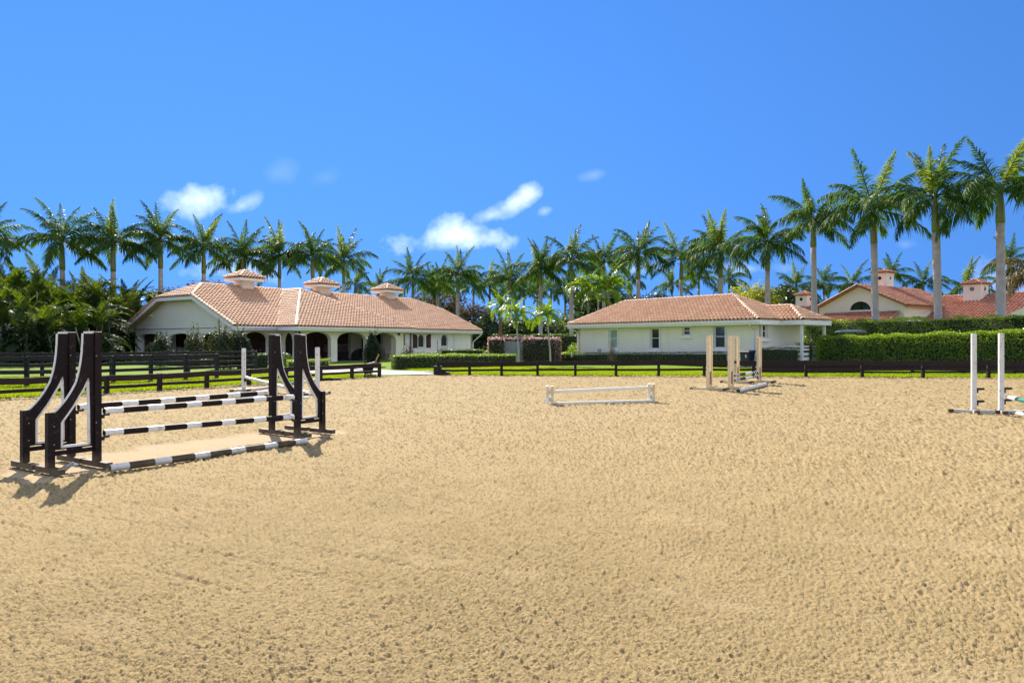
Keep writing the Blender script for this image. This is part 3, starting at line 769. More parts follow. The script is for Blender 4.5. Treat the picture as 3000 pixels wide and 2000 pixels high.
def place_tiles(singles, parent, limit=300, m='tile'):
    singles.sort(key=lambda q: q[0])
    for i, (d, q, e, g, nr) in enumerate(singles[:limit]):
        o = bpy.data.objects.new('tile', TILE_ME); COL.objects.link(o); o.parent = parent
        mt = Matrix(((e[0], g[0], nr[0], q[0]), (e[1], g[1], nr[1], q[1]), (e[2], g[2], nr[2], q[2]), (0, 0, 0, 1)))
        o.matrix_local = parent.matrix_basis.inverted() @ mt if False else mt
    if len(singles) > limit:
        vs, fs, k = [], [], 0
        for (d, q, e, g, nr) in singles[limit:]:
            vs.append(q + TV[:, 0:1] * e + TV[:, 1:2] * g + TV[:, 2:3] * nr); fs.append(TF + k); k += len(TV)
        o = link('roof_tiles', npmesh('roof_tiles', np.concatenate(vs), np.concatenate(fs)), M[m], parent, True); tag(o, kind='stuff')
def cap_mesh(m):
    mb = MB(); n = 7
    for k in range(n - 1):
        a0, a1 = math.pi * k / (n - 1), math.pi * (k + 1) / (n - 1)
        r0, r1 = .15, .115
        p = lambda a, r, x: (x, math.cos(a) * r, math.sin(a) * r * .8)
        mb.face([p(a0, r0, 0), p(a1, r0, 0), p(a1, r1, .42), p(a0, r1, .42)][::-1])
        mb.face([p(a0, r0 - .03, .01), p(a1, r0 - .03, .01), p(a1, r0, 0), p(a0, r0, 0)][::-1])
    me = bpy.data.meshes.new('ridge_tile'); me.from_pydata(mb.v, [], mb.f); me.materials.append(M[m]); me.polygons.foreach_set('use_smooth', [True] * len(me.polygons)); return me
CAP = {'tile': cap_mesh('tile'), 'tile_red': cap_mesh('tile_red')}
def caps(p0, p1, parent, m='tile', single=True, lift=.05, sc=1.0):
    """ridge tiles from the low end p0 to the high end p1"""
    p0, p1 = Vector(p0) + Z * lift, Vector(p1) + Z * lift; x = (p1 - p0); ln = x.length; x.normalize()
    y = Z.cross(x).normalized(); z = x.cross(y); n = max(1, int(ln / (.36 * sc)))
    vs, fs = [], []; base = [v.co.copy() for v in CAP[m].vertices]; pf = [tuple(q.vertices) for q in CAP[m].polygons]
    for i in range(n):
        q = p0 + x * (ln * i / n)
        mt = Matrix(((x.x, y.x, z.x, q.x), (x.y, y.y, z.y, q.y), (x.z, y.z, z.z, q.z), (0, 0, 0, 1))) @ Matrix.Diagonal((sc, sc, sc, 1))
        if single:
            o = bpy.data.objects.new('ridge_tile', CAP[m]); COL.objects.link(o); o.parent = parent; o.matrix_local = mt
        else:
            k = len(vs); vs += [tuple(mt @ b) for b in base]; fs += [tuple(j + k for j in f) for f in pf]
    if not single:
        me = bpy.data.meshes.new('ridge_tiles'); me.from_pydata(vs, [], fs); o = link('ridge_tiles', me, M[m], parent, True); tag(o, kind='stuff')
def arch_wall(mb, p0, p1, z0, ztop, th, ops=(), inward=1, extra=(), mi=0):
    """wall from p0 to p1 in plan with arched or square openings; ztop: number or function of s; ops: (s0, s1, z_sill, z_spring, z_crown)"""
    p0, p1 = Vector((p0[0], p0[1], 0)), Vector((p1[0], p1[1], 0)); u = p1 - p0; ln = u.length; u.normalize()
    n = Vector((-u.y, u.x, 0)) * inward * th
    zt = ztop if callable(ztop) else (lambda s: ztop)
    bk = {0.0, ln, *extra}
    for (a, b, zs, zp, zc) in ops:
        k = 14 if zc > zp else 1
        for i in range(k + 1): bk.add(a + (b - a) * i / k)
    bk = sorted(bk)
    def op(s):
        for (a, b, zs, zp, zc) in ops:
            if a < s < b: return (a, b, zs, zp, zc)
    def crown(o, s):
        a, b, zs, zp, zc = o; t = (s - (a + b) / 2) / ((b - a) / 2)
        return zp + (zc - zp) * math.sqrt(max(0, 1 - t * t))
    def slab(s0, s1, zb0, zb1, zt0, zt1):
        q = [p0 + u * s0 + Z * zb0, p0 + u * s1 + Z * zb1, p0 + u * s1 + Z * zt1, p0 + u * s0 + Z * zt0]
        mb.face(q if inward < 0 else q[::-1], mi); bq = [x + n for x in q]; mb.face(bq[::-1] if inward < 0 else bq, mi)
        mb.face([q[0], q[1], bq[1], bq[0]], mi)
    for s0, s1 in zip(bk[:-1], bk[1:]):
        if s1 - s0 < 1e-5: continue
        o = op((s0 + s1) / 2)
        if o is None: slab(s0, s1, z0, z0, zt(s0), zt(s1))
        else:
            slab(s0, s1, crown(o, s0), crown(o, s1), zt(s0), zt(s1))
            if o[2] > z0 + .01:
                slab(s0, s1, z0, z0, o[2], o[2]); q0, q1 = p0 + u * s0 + Z * o[2], p0 + u * s1 + Z * o[2]
                mb.face([q0, q1, q1 + n, q0 + n], mi)
    for (a, b, zs, zp, zc) in ops:
        for s in (a, b):
            q0 = p0 + u * s + Z * max(zs, z0); q1 = p0 + u * s + Z * zp; mb.face([q0, q1, q1 + n, q0 + n], mi)
    for s in (0, ln):
        q0 = p0 + u * s + Z * z0; q1 = p0 + u * s + Z * zt(s); mb.face([q0, q1, q1 + n, q0 + n], mi)
def poly_slab(mb, pts, th, mi=0):
    pts = [Vector(p) for p in pts]; nr = (pts[1] - pts[0]).cross(pts[2] - pts[0]).normalized()
    if nr.z < 0: pts = pts[::-1]; nr = -nr
    lo = [p - Z * th for p in pts]; mb.face(pts, mi); mb.face(lo[::-1], mi)
    for i in range(len(pts)):
        j = (i + 1) % len(pts); mb.face([lo[i], lo[j], pts[j], pts[i]], mi)

# ---------------------------------------------------------------- the stable with arcades and three cupolas
stable = empty('stable_building', (0, 0, 0), 'long white stable with arched arcades, tan tiled roof and three roof cupolas', 'building')
cx, cy, th_ = -20.6, 50.69, .957
U2 = Vector((math.cos(th_), math.sin(th_), 0)); V2 = Vector((-math.sin(th_), math.cos(th_), 0))
ZE, SLP, WD, LN, HV, HR = 2.90, .432, 16.9, 30.0, 5.77, 2.3
ZR = ZE + SLP * WD / 2
def B(s, t, z): return Vector((cx, cy, 0)) + U2 * s + V2 * t + Z * z
WS, WH, WV, WAT, WAZ = 10.28, 6.6, 2.35, 5.7, 6.48
ZS = ZE - .02
C_, R_, L_, RB = B(0, 0, ZE), B(LN, 0, ZE), B(0, WD, ZE), B(LN, WD, ZE)
H1, H2 = B(0, HV, ZE + SLP * HV), B(0, WD - HV, ZE + SLP * HV)
F1, F2 = B(LN, HV, ZE + SLP * HV), B(LN, WD - HV, ZE + SLP * HV)
RS_, RE_ = B(HR, WD / 2, ZR), B(LN - HR, WD / 2, ZR)
WL, WR, WA = B(WS - WH, -WV, ZE), B(WS + WH, -WV, ZE), B(WS, WAT, WAZ)
tm = (WAZ - ZE) / SLP
WM = B(WS, tm, WAZ); VL, VR = B(WS - WH, 0, ZE), B(WS + WH, 0, ZE)
roof = MB()
for pl in ([C_, R_, F1, RE_, RS_, H1], [H1, RS_, H2], [RB, L_, H2, RS_, RE_, F2], [F2, RE_, F1], [WL, WR, WA], [WL, WA, WM, VL], [WR, VR, WM, WA]):
    poly_slab(roof, pl, .10)
roof_o = roof.build('roof', M['tile'], stable)
wingside = (WAZ - ZE) / WH; wingfront = (WAZ - ZE) / (WAT + WV)
def under_wing(c3):
    d = c3 - np.array([cx, cy, 0]); s = d[:, 0] * U2.x + d[:, 1] * U2.y; t = d[:, 0] * V2.x + d[:, 1] * V2.y
    zw = ZE + np.minimum(np.minimum((s - (WS - WH)) * wingside, ((WS + WH) - s) * wingside), (t + WV) * wingfront); zw = np.minimum(zw, WAZ)
    return (zw > c3[:, 2] + .06) & (t < tm)
def under_cup(c3):
    d = c3 - np.array([cx, cy, 0]); s = d[:, 0] * U2.x + d[:, 1] * U2.y; t = d[:, 0] * V2.x + d[:, 1] * V2.y; k = np.zeros(len(s), bool)
    for sc in CUPS: k |= (abs(s - sc) < .62) & (abs(t - WD / 2) < .62)
    return k
pr = B(0, WD / 2, 0)
CUPS = [along(716, pr, U2), along(943, pr, U2), along(1135, pr, U2)]
tiles([C_, R_, F1, RE_, RS_, H1], roof_o, .32, .37, skip=lambda c: under_wing(c) | under_cup(c), seed=1)
tiles([H2, H1, RS_], roof_o, .32, .37, seed=2)
tiles([WL, WR, WA], roof_o, .32, .37, seed=3)
tiles([VL, WL, WA, WM], roof_o, .32, .37, seed=4)
tiles([WR, VR, WM, WA], roof_o, .32, .37, seed=5)
for a, b in ((RS_, RE_), (H1, RS_), (H2, RS_), (F1, RE_), (WL, WA), (WR, WA), (WM, WA), (C_, H1), (L_, H2), (H2, H1), (R_, F1)):
    caps(a, b, roof_o, single=False, sc=1.15)
# fascia, gutters, soffit
def fascia(parts, a, b, h=.30, out=Vector((0, 0, 0)), dz=-.16, t=.05):
    parts.beam(Vector(a) + out + Z * dz, Vector(b) + out + Z * dz, t, h)
fm = MB(); e_ = V2 * .03
fascia(fm, C_ + U2 * .02, VL - U2 * .0); fascia(fm, WL, WR, out=-e_); fascia(fm, VR, R_); fascia(fm, VL - U2 * .03, WL - U2 * .03 - V2 * .05); fascia(fm, VR + U2 * .03, WR + U2 * .03 - V2 * .05)
fascia(fm, R_ + U2 * .03, F1 + U2 * .03); fascia(fm, C_ - U2 * .03, H1 - U2 * .03, .28, dz=-.17); fascia(fm, H1 - U2 * .03, H2 - U2 * .03, .26, dz=-.17); fascia(fm, H2 - U2 * .03, L_ - U2 * .03, .28, dz=-.17)
fascia(fm, L_, RB)
fm.build('fascia', M['white'], stable)
gt = MB()
for a, b in ((WL, WR), (VR, R_), (C_, VL)):
    a = a - V2 * .10 - Z * .10; b = b - V2 * .10 - Z * .10
    if a.x < -20: a = a + U2 * .1
    gt.beam(a, b, .11, .10)
    gt.beam(a - V2 * .05 + Z * .05, b - V2 * .05 + Z * .05, .03, .03)
gt.build('gutter', M['white'], stable)
sf = MB()
for q in ([B(.05, .05, ZE - .31), B(LN - .05, .05, ZE - .31), B(LN - .05, .85, ZE - .31), B(.05, .85, ZE - .31)],
          [B(WS - WH + .05, -WV + .05, ZE - .315), B(WS + WH - .05, -WV + .05, ZE - .315), B(WS + WH - .05, .0, ZE - .315), B(WS - WH + .05, .0, ZE - .315)],
          [B(LN - .8, .9, ZE - .31), B(LN - .05, .9, ZE - .31), B(LN - .05, WD - .1, ZE - .31), B(LN - .8, WD - .1, ZE - .31)]):
    sf.face(q)
sf.build('soffit', M['soffit'], stable)
# walls
OH = .75; wl = MB()
fl0, fr0 = B(OH, OH, 0), B(LN - OH, OH, 0)
def sx(px, p, u): return along(px, p, u)
pf_ = B(0, OH, 0)
sA = [sx(p, pf_, U2) - OH for p in (713, 786)]
wtop = ZE - .32
arch_wall(wl, fl0, B(WS - WH + OH, OH, 0), 0, wtop, .35, [(sA[0], sA[1], 0, 1.95, 2.5)])
# gable wall facing the paddock: wall line s = OH, t from WD-OH (far left) to OH
g0, g1 = B(OH + .002, WD - OH, 0), B(OH + .002, OH, 0); gu = (g1 - g0).normalized(); gl = (g1 - g0).length
def gz(s):
    t = WD - OH - s
    return min(ZE + SLP * min(t, WD - t), ZE + SLP * HV + OH * 1.0) - .12
gops = []
for a, b in ((397, 481), (492, 566), (588, 652), (662, 700)):
    sa, sb = along(a, g0, gu), along(b, g0, gu); gops.append((sa, sb, 0, 1.9, 2.42))
arch_wall(wl, g0, g1, 0, gz, .25, gops, extra=[WD - OH - HV, HV - OH, gl / 2])
wl.build('wall', M['stucco'], stable)
bd = MB(); bd.box(B(OH - .02, WD / 2, 2.86), (.05, WD - 2 * OH, .05), U2); bd.build('wall_band', M['white'], stable)
bd = MB(); bd.box(B(OH - .02, WD / 2, 2.82), (.05, WD - 2 * OH, .03), U2); bd.build('wall_groove', M['jump_black'], stable)
ww = MB()
q0, q1, q2, q3 = B(WS - WH + OH, OH, 0), B(WS - WH + OH, -WV + OH, 0), B(WS + WH - OH, -WV + OH, 0), B(WS + WH - OH, OH, 0)
du = (q1 - q0).normalized(); s0, s1 = along(824, q0, du), along(857, q0, du)
arch_wall(ww, q0, q1, 0, wtop, .35, [(max(.3, s0), min(s1, (q1 - q0).length - .25), 0, 1.75, 2.5)])
wops = []
for a, b in ((890, 970), (988, 1073), (1095, 1160)):
    sa, sb = along(a, q1, U2), along(b, q1, U2); wops.append((sa, sb, 0, 1.95, 2.52))
arch_wall(ww, q1 - V2 * .002, q2 - V2 * .002, 0, wtop, .40, wops)
arch_wall(ww, q2, q3, 0, wtop, .35, [(.45, 1.25, 0, 1.9, 2.45)] if (q3 - q2).length > 1.6 else [])
ww.build('arcade', M['stucco'], stable)
# wall on the right with arched windows
wr = MB(); r0 = B(WS + WH - OH, OH, 0); wins = []
for (a, b, yb, yt) in ((1063.5, 1079.5, 1018.5, 980.5), (1143.5, 1157, 1018.5, 982), (1225, 1244, 1017, 979), (1292.5, 1312, 1013.5, 979.5)):
    if a < 1180: continue
    sa, sb = along(a, r0, U2), along(b, r0, U2); d = (r0 + U2 * sa).y
    zb, zt = 1.75 - (yb - 1000) / 2000 * d, 1.75 - (yt - 1000) / 2000 * d; wins.append((sa, sb, zb, zt - (sb - sa) / 2, zt))
arch_wall(wr, r0, fr0, 0, wtop, .35, wins)
arch_wall(wr, fr0 - U2 * .002, B(LN - OH - .002, WD - OH, 0), 0, gz, .3, [], extra=[HV - OH, WD - OH - HV, gl / 2])
arch_wall(wr, B(OH, WD - OH, 0), B(LN - OH, WD - OH, 0), 0, wtop, .3, [], inward=-1)
wr.build('wall', M['stucco_cool'], stable)
for (sa, sb, zb, zs_, zt) in wins:
    f = MB(); k = 12; mid = (sa + sb) / 2; hw = (sb - sa) / 2; pts_ = [(sa, zb)] + [(mid - hw * math.cos(math.pi * i / k), zs_ + hw * math.sin(math.pi * i / k) * (zt - zs_) / hw) for i in range(k + 1)] + [(sb, zb)]
    for (a, b), (c, d) in zip(pts_, pts_[1:] + pts_[:1]):
        f.beam(r0 + U2 * a + Z * b + V2 * .16, r0 + U2 * c + Z * d + V2 * .16, .06, .07, up=V2)
    fo = f.build('window', M['white'], stable)
    g = MB(); g.face([r0 + U2 * a + Z * b + V2 * .2 for a, b in pts_]); g.build('pane', M['glass'], fo)
    sl_ = MB(); sl_.beam(r0 + U2 * (sa - .08) + Z * (zb - .04) - V2 * .03, r0 + U2 * (sb + .08) + Z * (zb - .04) - V2 * .03, .14, .08); sl_.build('sill', M['white'], fo)
def shutter(a, b, yt, yb, high_right, pp, off=.05):
    sa, sb = along(a, pp, U2), along(b, pp, U2); d = (pp + U2 * sa).y
    z0, z1 = 1.75 - (yb - 1000) / 2000 * d, 1.75 - (yt - 1000) / 2000 * d; m = MB(); k = 8
    for i in range(k):
        x0, x1 = i / k, (i + 1) / k
        hh = lambda x: z0 + (z1 - z0) * (.80 + .20 * math.sqrt(max(0, 1 - (x if not high_right else 1 - x) ** 2)))
        A0, A1 = pp + U2 * (sa + (sb - sa) * x0) - V2 * off, pp + U2 * (sa + (sb - sa) * x1) - V2 * off
        m.hexa([A0 + Z * z0, A1 + Z * z0, A1 + Z * z0 + V2 * .04, A0 + Z * z0 + V2 * .04], [A0 + Z * hh(x0), A1 + Z * hh(x1), A1 + Z * hh(x1) + V2 * .04, A0 + Z * hh(x0) + V2 * .04])
    m.build('shutter', M['maroon'], stable)
shutter(1172.6, 1185, 978, 1019, True, r0)
shutter(1209, 1222.5, 978, 1019, False, r0); shutter(1248.5, 1261.5, 978, 1018.5, True, r0)
# the room behind the arcade
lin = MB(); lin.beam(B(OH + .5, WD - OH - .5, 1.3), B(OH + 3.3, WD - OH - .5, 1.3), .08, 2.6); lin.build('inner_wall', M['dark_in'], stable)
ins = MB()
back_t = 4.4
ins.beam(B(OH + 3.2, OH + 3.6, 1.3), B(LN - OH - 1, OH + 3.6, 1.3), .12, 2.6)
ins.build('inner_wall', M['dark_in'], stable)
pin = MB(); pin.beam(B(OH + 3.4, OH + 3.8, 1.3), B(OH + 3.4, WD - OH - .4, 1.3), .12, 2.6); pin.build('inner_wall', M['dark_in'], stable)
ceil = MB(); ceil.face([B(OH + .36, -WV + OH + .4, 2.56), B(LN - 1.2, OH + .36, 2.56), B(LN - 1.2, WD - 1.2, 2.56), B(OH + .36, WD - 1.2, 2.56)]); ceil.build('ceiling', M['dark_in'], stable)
pfm = MB(); pfm.face([B(OH - .3, -WV + .2, .075), B(LN - OH, -WV + .2, .075), B(LN - OH, WD - OH, .075), B(OH - .3, WD - OH, .075)]); pfm.build('porch_floor', M['floor_in'], stable)
# pale pier and inner arch wall at the end of the porch
pp0 = B(0, OH + 3.45, 0); a_, b_ = along(1021, pp0, U2), along(1052, pp0, U2)
pm = MB(); pm.box(B((a_ + b_) / 2, OH + 3.3, 1.28), (b_ - a_, .4, 2.54), U2); pm.build('inner_pier', M['stucco'], stable)
pw = B(0, OH + .9, 0); c_, d_ = along(1117, pw, U2), along(1158, pw, U2)
pm = MB(); pm.box(B((c_ + d_) / 2, OH + .9, 1.28), (d_ - c_, .2, 2.54), U2); pm.build('inner_pier', M['stucco_cool'], stable)
shutter(1128.5, 1143, 979.5, 1019, False, B(0, OH + .75, 0), .0); shutter(1144.2, 1157, 984, 1018.5, True, B(0, OH + .74, 0), .0)
# doors and a dim beam in the room
for a, b, mk in ((745, 765, 'black_plastic'), (925, 948, 'black_plastic'), (1053, 1075, 'black_plastic')):
    s0_, s1_ = along(a, pp0, U2), along(b, pp0, U2); m = MB(); m.box(B((s0_ + s1_) / 2, OH + 3.45, 1.1), (s1_ - s0_, .1, 2.1), U2); dr = m.build('door', M['maroon'], stable)
    k = MB(); k.box(B(s1_ - .15, OH + 3.36, 1.05), (.05, .08, .15), U2); k.build('handle', M['steel'], dr)
wd_ = MB(); s0_, s1_ = along(955, pp0, U2), along(1013, pp0, U2); wd_.box(B((s0_ + s1_) / 2, OH + 3.45, 1.62), (s1_ - s0_, .12, .16), U2); wd_.build('rail_beam', M['maroon'], stable)
lg = MB(); lg.box(B((s0_ + s1_) / 2, OH + 3.5, 1.15), (s1_ - s0_ + 1.2, .04, .75), U2); lg.build('wall_panel', mat('dull_pink_panel', (.22, .16, .15), None, 2, .8), stable)
# columns inside the gable arcade and a pale half-height door
for px in (486, 506):
    q = B(OH + 2.9, 0, 0); t_ = along(px, q, V2); m = MB(); m.box(B(OH + 2.9, t_, 1.28), (.4, .4, 2.54), U2); m.build('column', M['stucco_cool'], stable)
q = B(OH + 3.3, 0, 0); t0_, t1_ = along(547, q, V2), along(518, q, V2); m = MB(); m.box(B(OH + 3.3, (t0_ + t1_) / 2, .65), (.08, abs(t1_ - t0_), 1.15), U2); m.build('half_door', M['white'], stable)
# cupolas: parts of the roof's building
for sc in CUPS:
    cc = B(sc, WD / 2, 0); m = MB(); m.box(cc + Z * (ZR + .15), (1.2, 1.2, 1.15), U2); cu = m.build('cupola', M['pink_stucco'], stable)
    e = 1.27; zb_ = ZR + .52
    m = MB(); m.box(cc + Z * (zb_ + .12), (2 * e - .1, 2 * e - .1, .24), U2); m.build('cupola_eave', M['white'], cu)
    ap = cc + Z * (zb_ + .95); cr = [cc + U2 * a * e + V2 * b * e + Z * (zb_ + .27) for a, b in ((-1, -1), (1, -1), (1, 1), (-1, 1))]
    m = MB()
    for i in range(4): m.face([cr[i], cr[(i + 1) % 4], ap])
    m.build('cupola_roof', M['tile'], cu)
    for i in (0, 1, 3): tiles([cr[i], cr[(i + 1) % 4], ap], cu, .30, .34, seed=6 + i)
    for i in range(4): caps(cr[i], ap, cu, single=False, lift=.06)
# camera, porch lamps, downspouts
m = MB(); q = W(447, 924.5, 58.5); gq = B(OH, 0, 0); t_ = along(447, gq, V2); q = B(OH - .12, t_, 1.75 + 75.5 / 2000 * B(OH, t_, 0).y)
m.box(q, (.3, .12, .12), U2); m.beam(q + U2 * .1, q + U2 * .12 - Z * .15, .05, .05); m.build('security_camera', M['white'], stable)
for px in (875, 1166):
    s_ = along(px, q1, U2); p = B(0, -WV + OH - .14, 0) - B(0, 0, 0) + Vector((cx, cy, 0)) + U2 * (s_ + WS - WH + OH)
    m = MB(); m.beam(p + V2 * .14 + Z * 2.52, p + Z * 2.52, .04, .04); m.tube([p + Z * 2.5, p + Z * 2.42, p + Z * 2.3], [.05, .11, .07], 8); m.build('wall_lamp', M['black_plastic'], stable)
m = MB(); e1 = R_ - V2 * .1 - Z * .2; w1 = B(LN - OH - .02, OH - .08, 0)
m.tube([e1 + U2 * -.1, e1 - Z * .12 - U2 * .12, w1 + U2 * .12 + Z * 1.72, w1 + U2 * .06 + Z * 1.55, w1 + U2 * .06 + Z * .05], .055, 8); m.build('downspout', M['white'], stable)
s_ = along(1202, r0, U2); m = MB(); m.box(r0 + U2 * s_ - V2 * .06 + Z * 1.3, (.16, .1, 2.5), U2); m.build('downspout', mat('grey_green_pipe', (.17, .2, .16), None, 3, .6), stable)
s_ = along(1330, r0, U2); m = MB(); m.box(r0 + U2 * s_ - V2 * .05 + Z * 1.3, (.1, .08, 2.5), U2); m.build('downspout', M['stucco'], stable)
s_ = along(1281, r0, U2); m = MB(); m.tube([r0 + U2 * s_ - V2 * .05 + Z * .2, r0 + U2 * s_ - V2 * .05 + Z * 1.9], .03, 6); m.box(r0 + U2 * (s_ + .1) - V2 * .08 + Z * .75, (.22, .12, .3), U2); m.build('conduit', M['steel'], stable)

# ---------------------------------------------------------------- the cottage
cottage = empty('cottage', (0, 0, 0), 'low cream cottage with tan tiled hip roof and white framed windows', 'building')
kx, ky, kt = 15.84, 43.78, 2.248
KU = Vector((math.cos(kt), math.sin(kt), 0)); KV = Vector((math.sin(kt), -math.cos(kt), 0))
if KV.y < 0: KV = -KV
KZ, KS, KL, KH, KHR, KHL = 3.15, .562, 17.77, 3.34, 4.03, 3.4
T0, PWD, PL = 2.59, 1.8, 1.57
def D(s, t, z): return Vector((kx, ky, 0)) + KU * s + KV * t + Z * z
kzr = KZ + KS * KH; kzp = KZ + KS * PWD
c0, c1_, c2_, c3_ = D(0, 0, KZ), D(KL, 0, KZ), D(KL, 2 * KH, KZ), D(0, 2 * KH, KZ)
rr_, rl_ = D(KHR, KH, kzr), D(KL - KHL, KH, kzr)
pc, pt, pa = D(-PL, T0, KZ), D(-PL, T0 + 2 * PWD, KZ), D(-PL + PWD, T0 + PWD, kzp)
endslope = (kzr - KZ) / KHR
ms = (kzp - KZ) / endslope
pm_ = D(ms, T0 + PWD, kzp); pv0, pv1 = D(0, T0, KZ), D(0, T0 + 2 * PWD, KZ)
rf = MB()
for pl in ([c1_, c0, rr_, rl_], [c0, c3_, rr_], [c3_, c2_, rl_, rr_], [c2_, c1_, rl_], [pv0, pc, pa, pm_], [pc, pt, pa], [pt, pv1, pm_, pa]): poly_slab(rf, pl, .10)
rfo = rf.build('roof', M['tile'], cottage)
sing = []
tiles([c1_, c0, rr_, rl_], None, singles=sing)
def under_porch(c3):
    d = c3 - np.array([kx, ky, 0]); s = d[:, 0] * KU.x + d[:, 1] * KU.y; t = d[:, 0] * KV.x + d[:, 1] * KV.y
    return KZ + np.minimum(KS * np.minimum(t - T0, T0 + 2 * PWD - t), kzp - KZ) > c3[:, 2] + .06
tiles([c0, c3_, rr_], None, singles=sing, skip=under_porch)
tiles([pv0, pc, pa, pm_], None, singles=sing); tiles([pc, pt, pa], None, singles=sing)
place_tiles(sing, rfo, 300)
for a, b in ((c0, rr_), (pc, pa), (pt, pa), (pm_, pa)): caps(a, b, rfo, single=True, sc=1.1)
for a, b in ((rl_, rr_), (c1_, rl_)): caps(a, b, rfo, single=True, sc=1.1)
for a, b in ((c3_, rr_),): caps(a, b, rfo, single=False, sc=1.1)
fm = MB()
fascia(fm, c1_, c0, out=-KV * .03); fascia(fm, c0 - KU * .03, pv0 - KU * .03); fascia(fm, pv0 - KV * .03 - KU * .06, pc - KV * .03); fascia(fm, pc - KU * .03 - KV * .05, pt - KU * .03 + KV * .05); fascia(fm, pt + KV * .03, pv1 + KV * .03); fascia(fm, c1_ + KU * .03, c2_ + KU * .03)
fm.build('fascia', M['white'], cottage)
gt = MB(); gt.beam(c1_ - KV * .11 - Z * .10 + KU * .1, c0 - KV * .11 - Z * .10, .11, .10); gt.beam(c1_ - KV * .16 - Z * .05 + KU * .1, c0 - KV * .16 - Z * .05, .03, .03); gt.build('gutter', M['white'], cottage)
sf = MB(); sf.face([D(.03, .03, KZ - .31), D(KL - .03, .03, KZ - .31), D(KL - .03, 2 * KH, KZ - .31), D(.03, 2 * KH, KZ - .31)]); sf.face([D(-PL + .03, T0 + .03, KZ - .312), D(.0, T0 + .03, KZ - .312), D(.0, T0 + 2 * PWD, KZ - .312), D(-PL + .03, T0 + 2 * PWD, KZ - .312)]); sf.build('soffit', M['soffit'], cottage)
KO = .62; w0 = D(KO - .25, KO, 0); kwins = []
# openings measured along the front wall from its right corner
for (a, b, yt, yb) in ((1786, 1809, 965.5, 1019), (1907, 1931.5, 961.5, 1021), (2001.5, 2021.5, 957.5, 981.5), (2093, 2124, 954.5, 1018.5)):
    sa, sb = along(b, w0, KU), along(a, w0, KU); d = (w0 + KU * (sa + sb) / 2).y
    kwins.append((sa, sb, 1.75 - (yb - 1000) / 2000 * d, 1.75 - (yt - 1000) / 2000 * d))
wk = MB(); ktop = KZ - .32
arch_wall(wk, w0, D(KL - KO, KO, 0), .0, ktop, .25, [(a, b, z0, z1, z1) for a, b, z0, z1 in kwins], inward=-1)
e0 = D(KO - .25, KO + .002, 0); ew = []
for (a, b, yt, yb) in ((2231.5, 2246, 951, 989.5),):
    sa, sb = along(a, e0, KV), along(b, e0, KV); d = (e0 + KV * sa).y; ew.append((sa, sb, 1.75 - (yb - 1000) / 2000 * d, 1.75 - (yt - 1000) / 2000 * d))
# end wall, then the set-back wall under the porch roof
arch_wall(wk, e0, D(KO - .25, 2 * KH - KO, 0), .0, ktop, .25, [(a, b, z0, z1, z1) for a, b, z0, z1 in ew])
arch_wall(wk, D(KL - KO, KO, 0), D(KL - KO, 2 * KH - KO, 0), .0, ktop, .25, [], inward=-1)
arch_wall(wk, D(KO - .25, 2 * KH - KO, 0), D(KL - KO, 2 * KH - KO, 0), .0, ktop, .25, [])
wk.build('wall', M['stucco'], cottage)
def sash_window(p, u, nrm, sa, sb, z0, z1, mk, upper):
    f = MB(); fw = .16
    for (a, b, c, d) in ((sa - fw / 2, z0 - fw / 2, sb + fw / 2, z0 - fw / 2), (sa - fw / 2, z1 + fw / 2, sb + fw / 2, z1 + fw / 2)):
        f.beam(p + u * (a - fw / 2) + Z * b + nrm * .02, p + u * (c + fw / 2) + Z * d + nrm * .02, .07, fw)
    for s in (sa - fw / 2, sb + fw / 2): f.beam(p + u * s + Z * z0 + nrm * .022, p + u * s + Z * z1 + nrm * .022, .07, fw, up=nrm)
    fo = f.build('window', M['white'], cottage)
    s_ = MB(); zm = (z0 + z1) / 2 + .03; iw = .05
    for zq in (z0 + iw / 2, zm, z1 - iw / 2): s_.beam(p + u * sa + Z * zq - nrm * .09, p + u * sb + Z * zq - nrm * .09, .05, iw)
    for s in (sa + iw / 2, sb - iw / 2): s_.beam(p + u * s + Z * z0 - nrm * .092, p + u * s + Z * z1 - nrm * .092, .05, iw, up=nrm)
    s_.build('sash', M['white'], fo)
    for a, b in ((z0, zm), (zm, z1)):
        g = MB(); q = [p + u * sa + Z * a, p + u * sb + Z * a, p + u * sb + Z * b, p + u * sa + Z * b]; g.face([x - nrm * .11 for x in q]); g.build('pane', M[mk], fo)
    sl2 = MB(); sl2.beam(p + u * (sa - .2) + Z * (z0 - .2) + nrm * .05, p + u * (sb + .2) + Z * (z0 - .2) + nrm * .05, .12, .08); sl2.build('sill', M['white'], fo)
for i, (a, b, z0, z1) in enumerate(kwins): sash_window(w0, KU, -KV, a, b, z0, z1, 'blind' if i == 0 else 'glass', True)
for (a, b, z0, z1) in ew: sash_window(e0, KV, -KU, a, b, z0, z1, 'glass', True)
# corner board, downspouts
m = MB(); q = D(KO - .25, KO, 0); m.tube([c0 - KV * .1 - Z * .12 + KU * .6, c0 - KV * .1 - Z * .32 + KU * .6, q - KV * .05 + KU * .42 + Z * (KZ - .62), q - KV * .06 + KU * .38 + Z * (KZ - .85), q - KV * .06 + KU * .38 + Z * .1], .055, 8); m.build('downspout', M['white'], cottage)
m = MB(); q = D(KL - KO, KO, 0); m.tube([c1_ - KV * .08 - Z * .14 - KU * .05, c1_ - KV * .0 - Z * .30 - KU * .08, q + KU * .1 + Z * 2.55, q + KU * .08 + Z * 2.3, q + KU * .08 + Z * .1], .05, 8); m.build('downspout', M['white'], cottage)
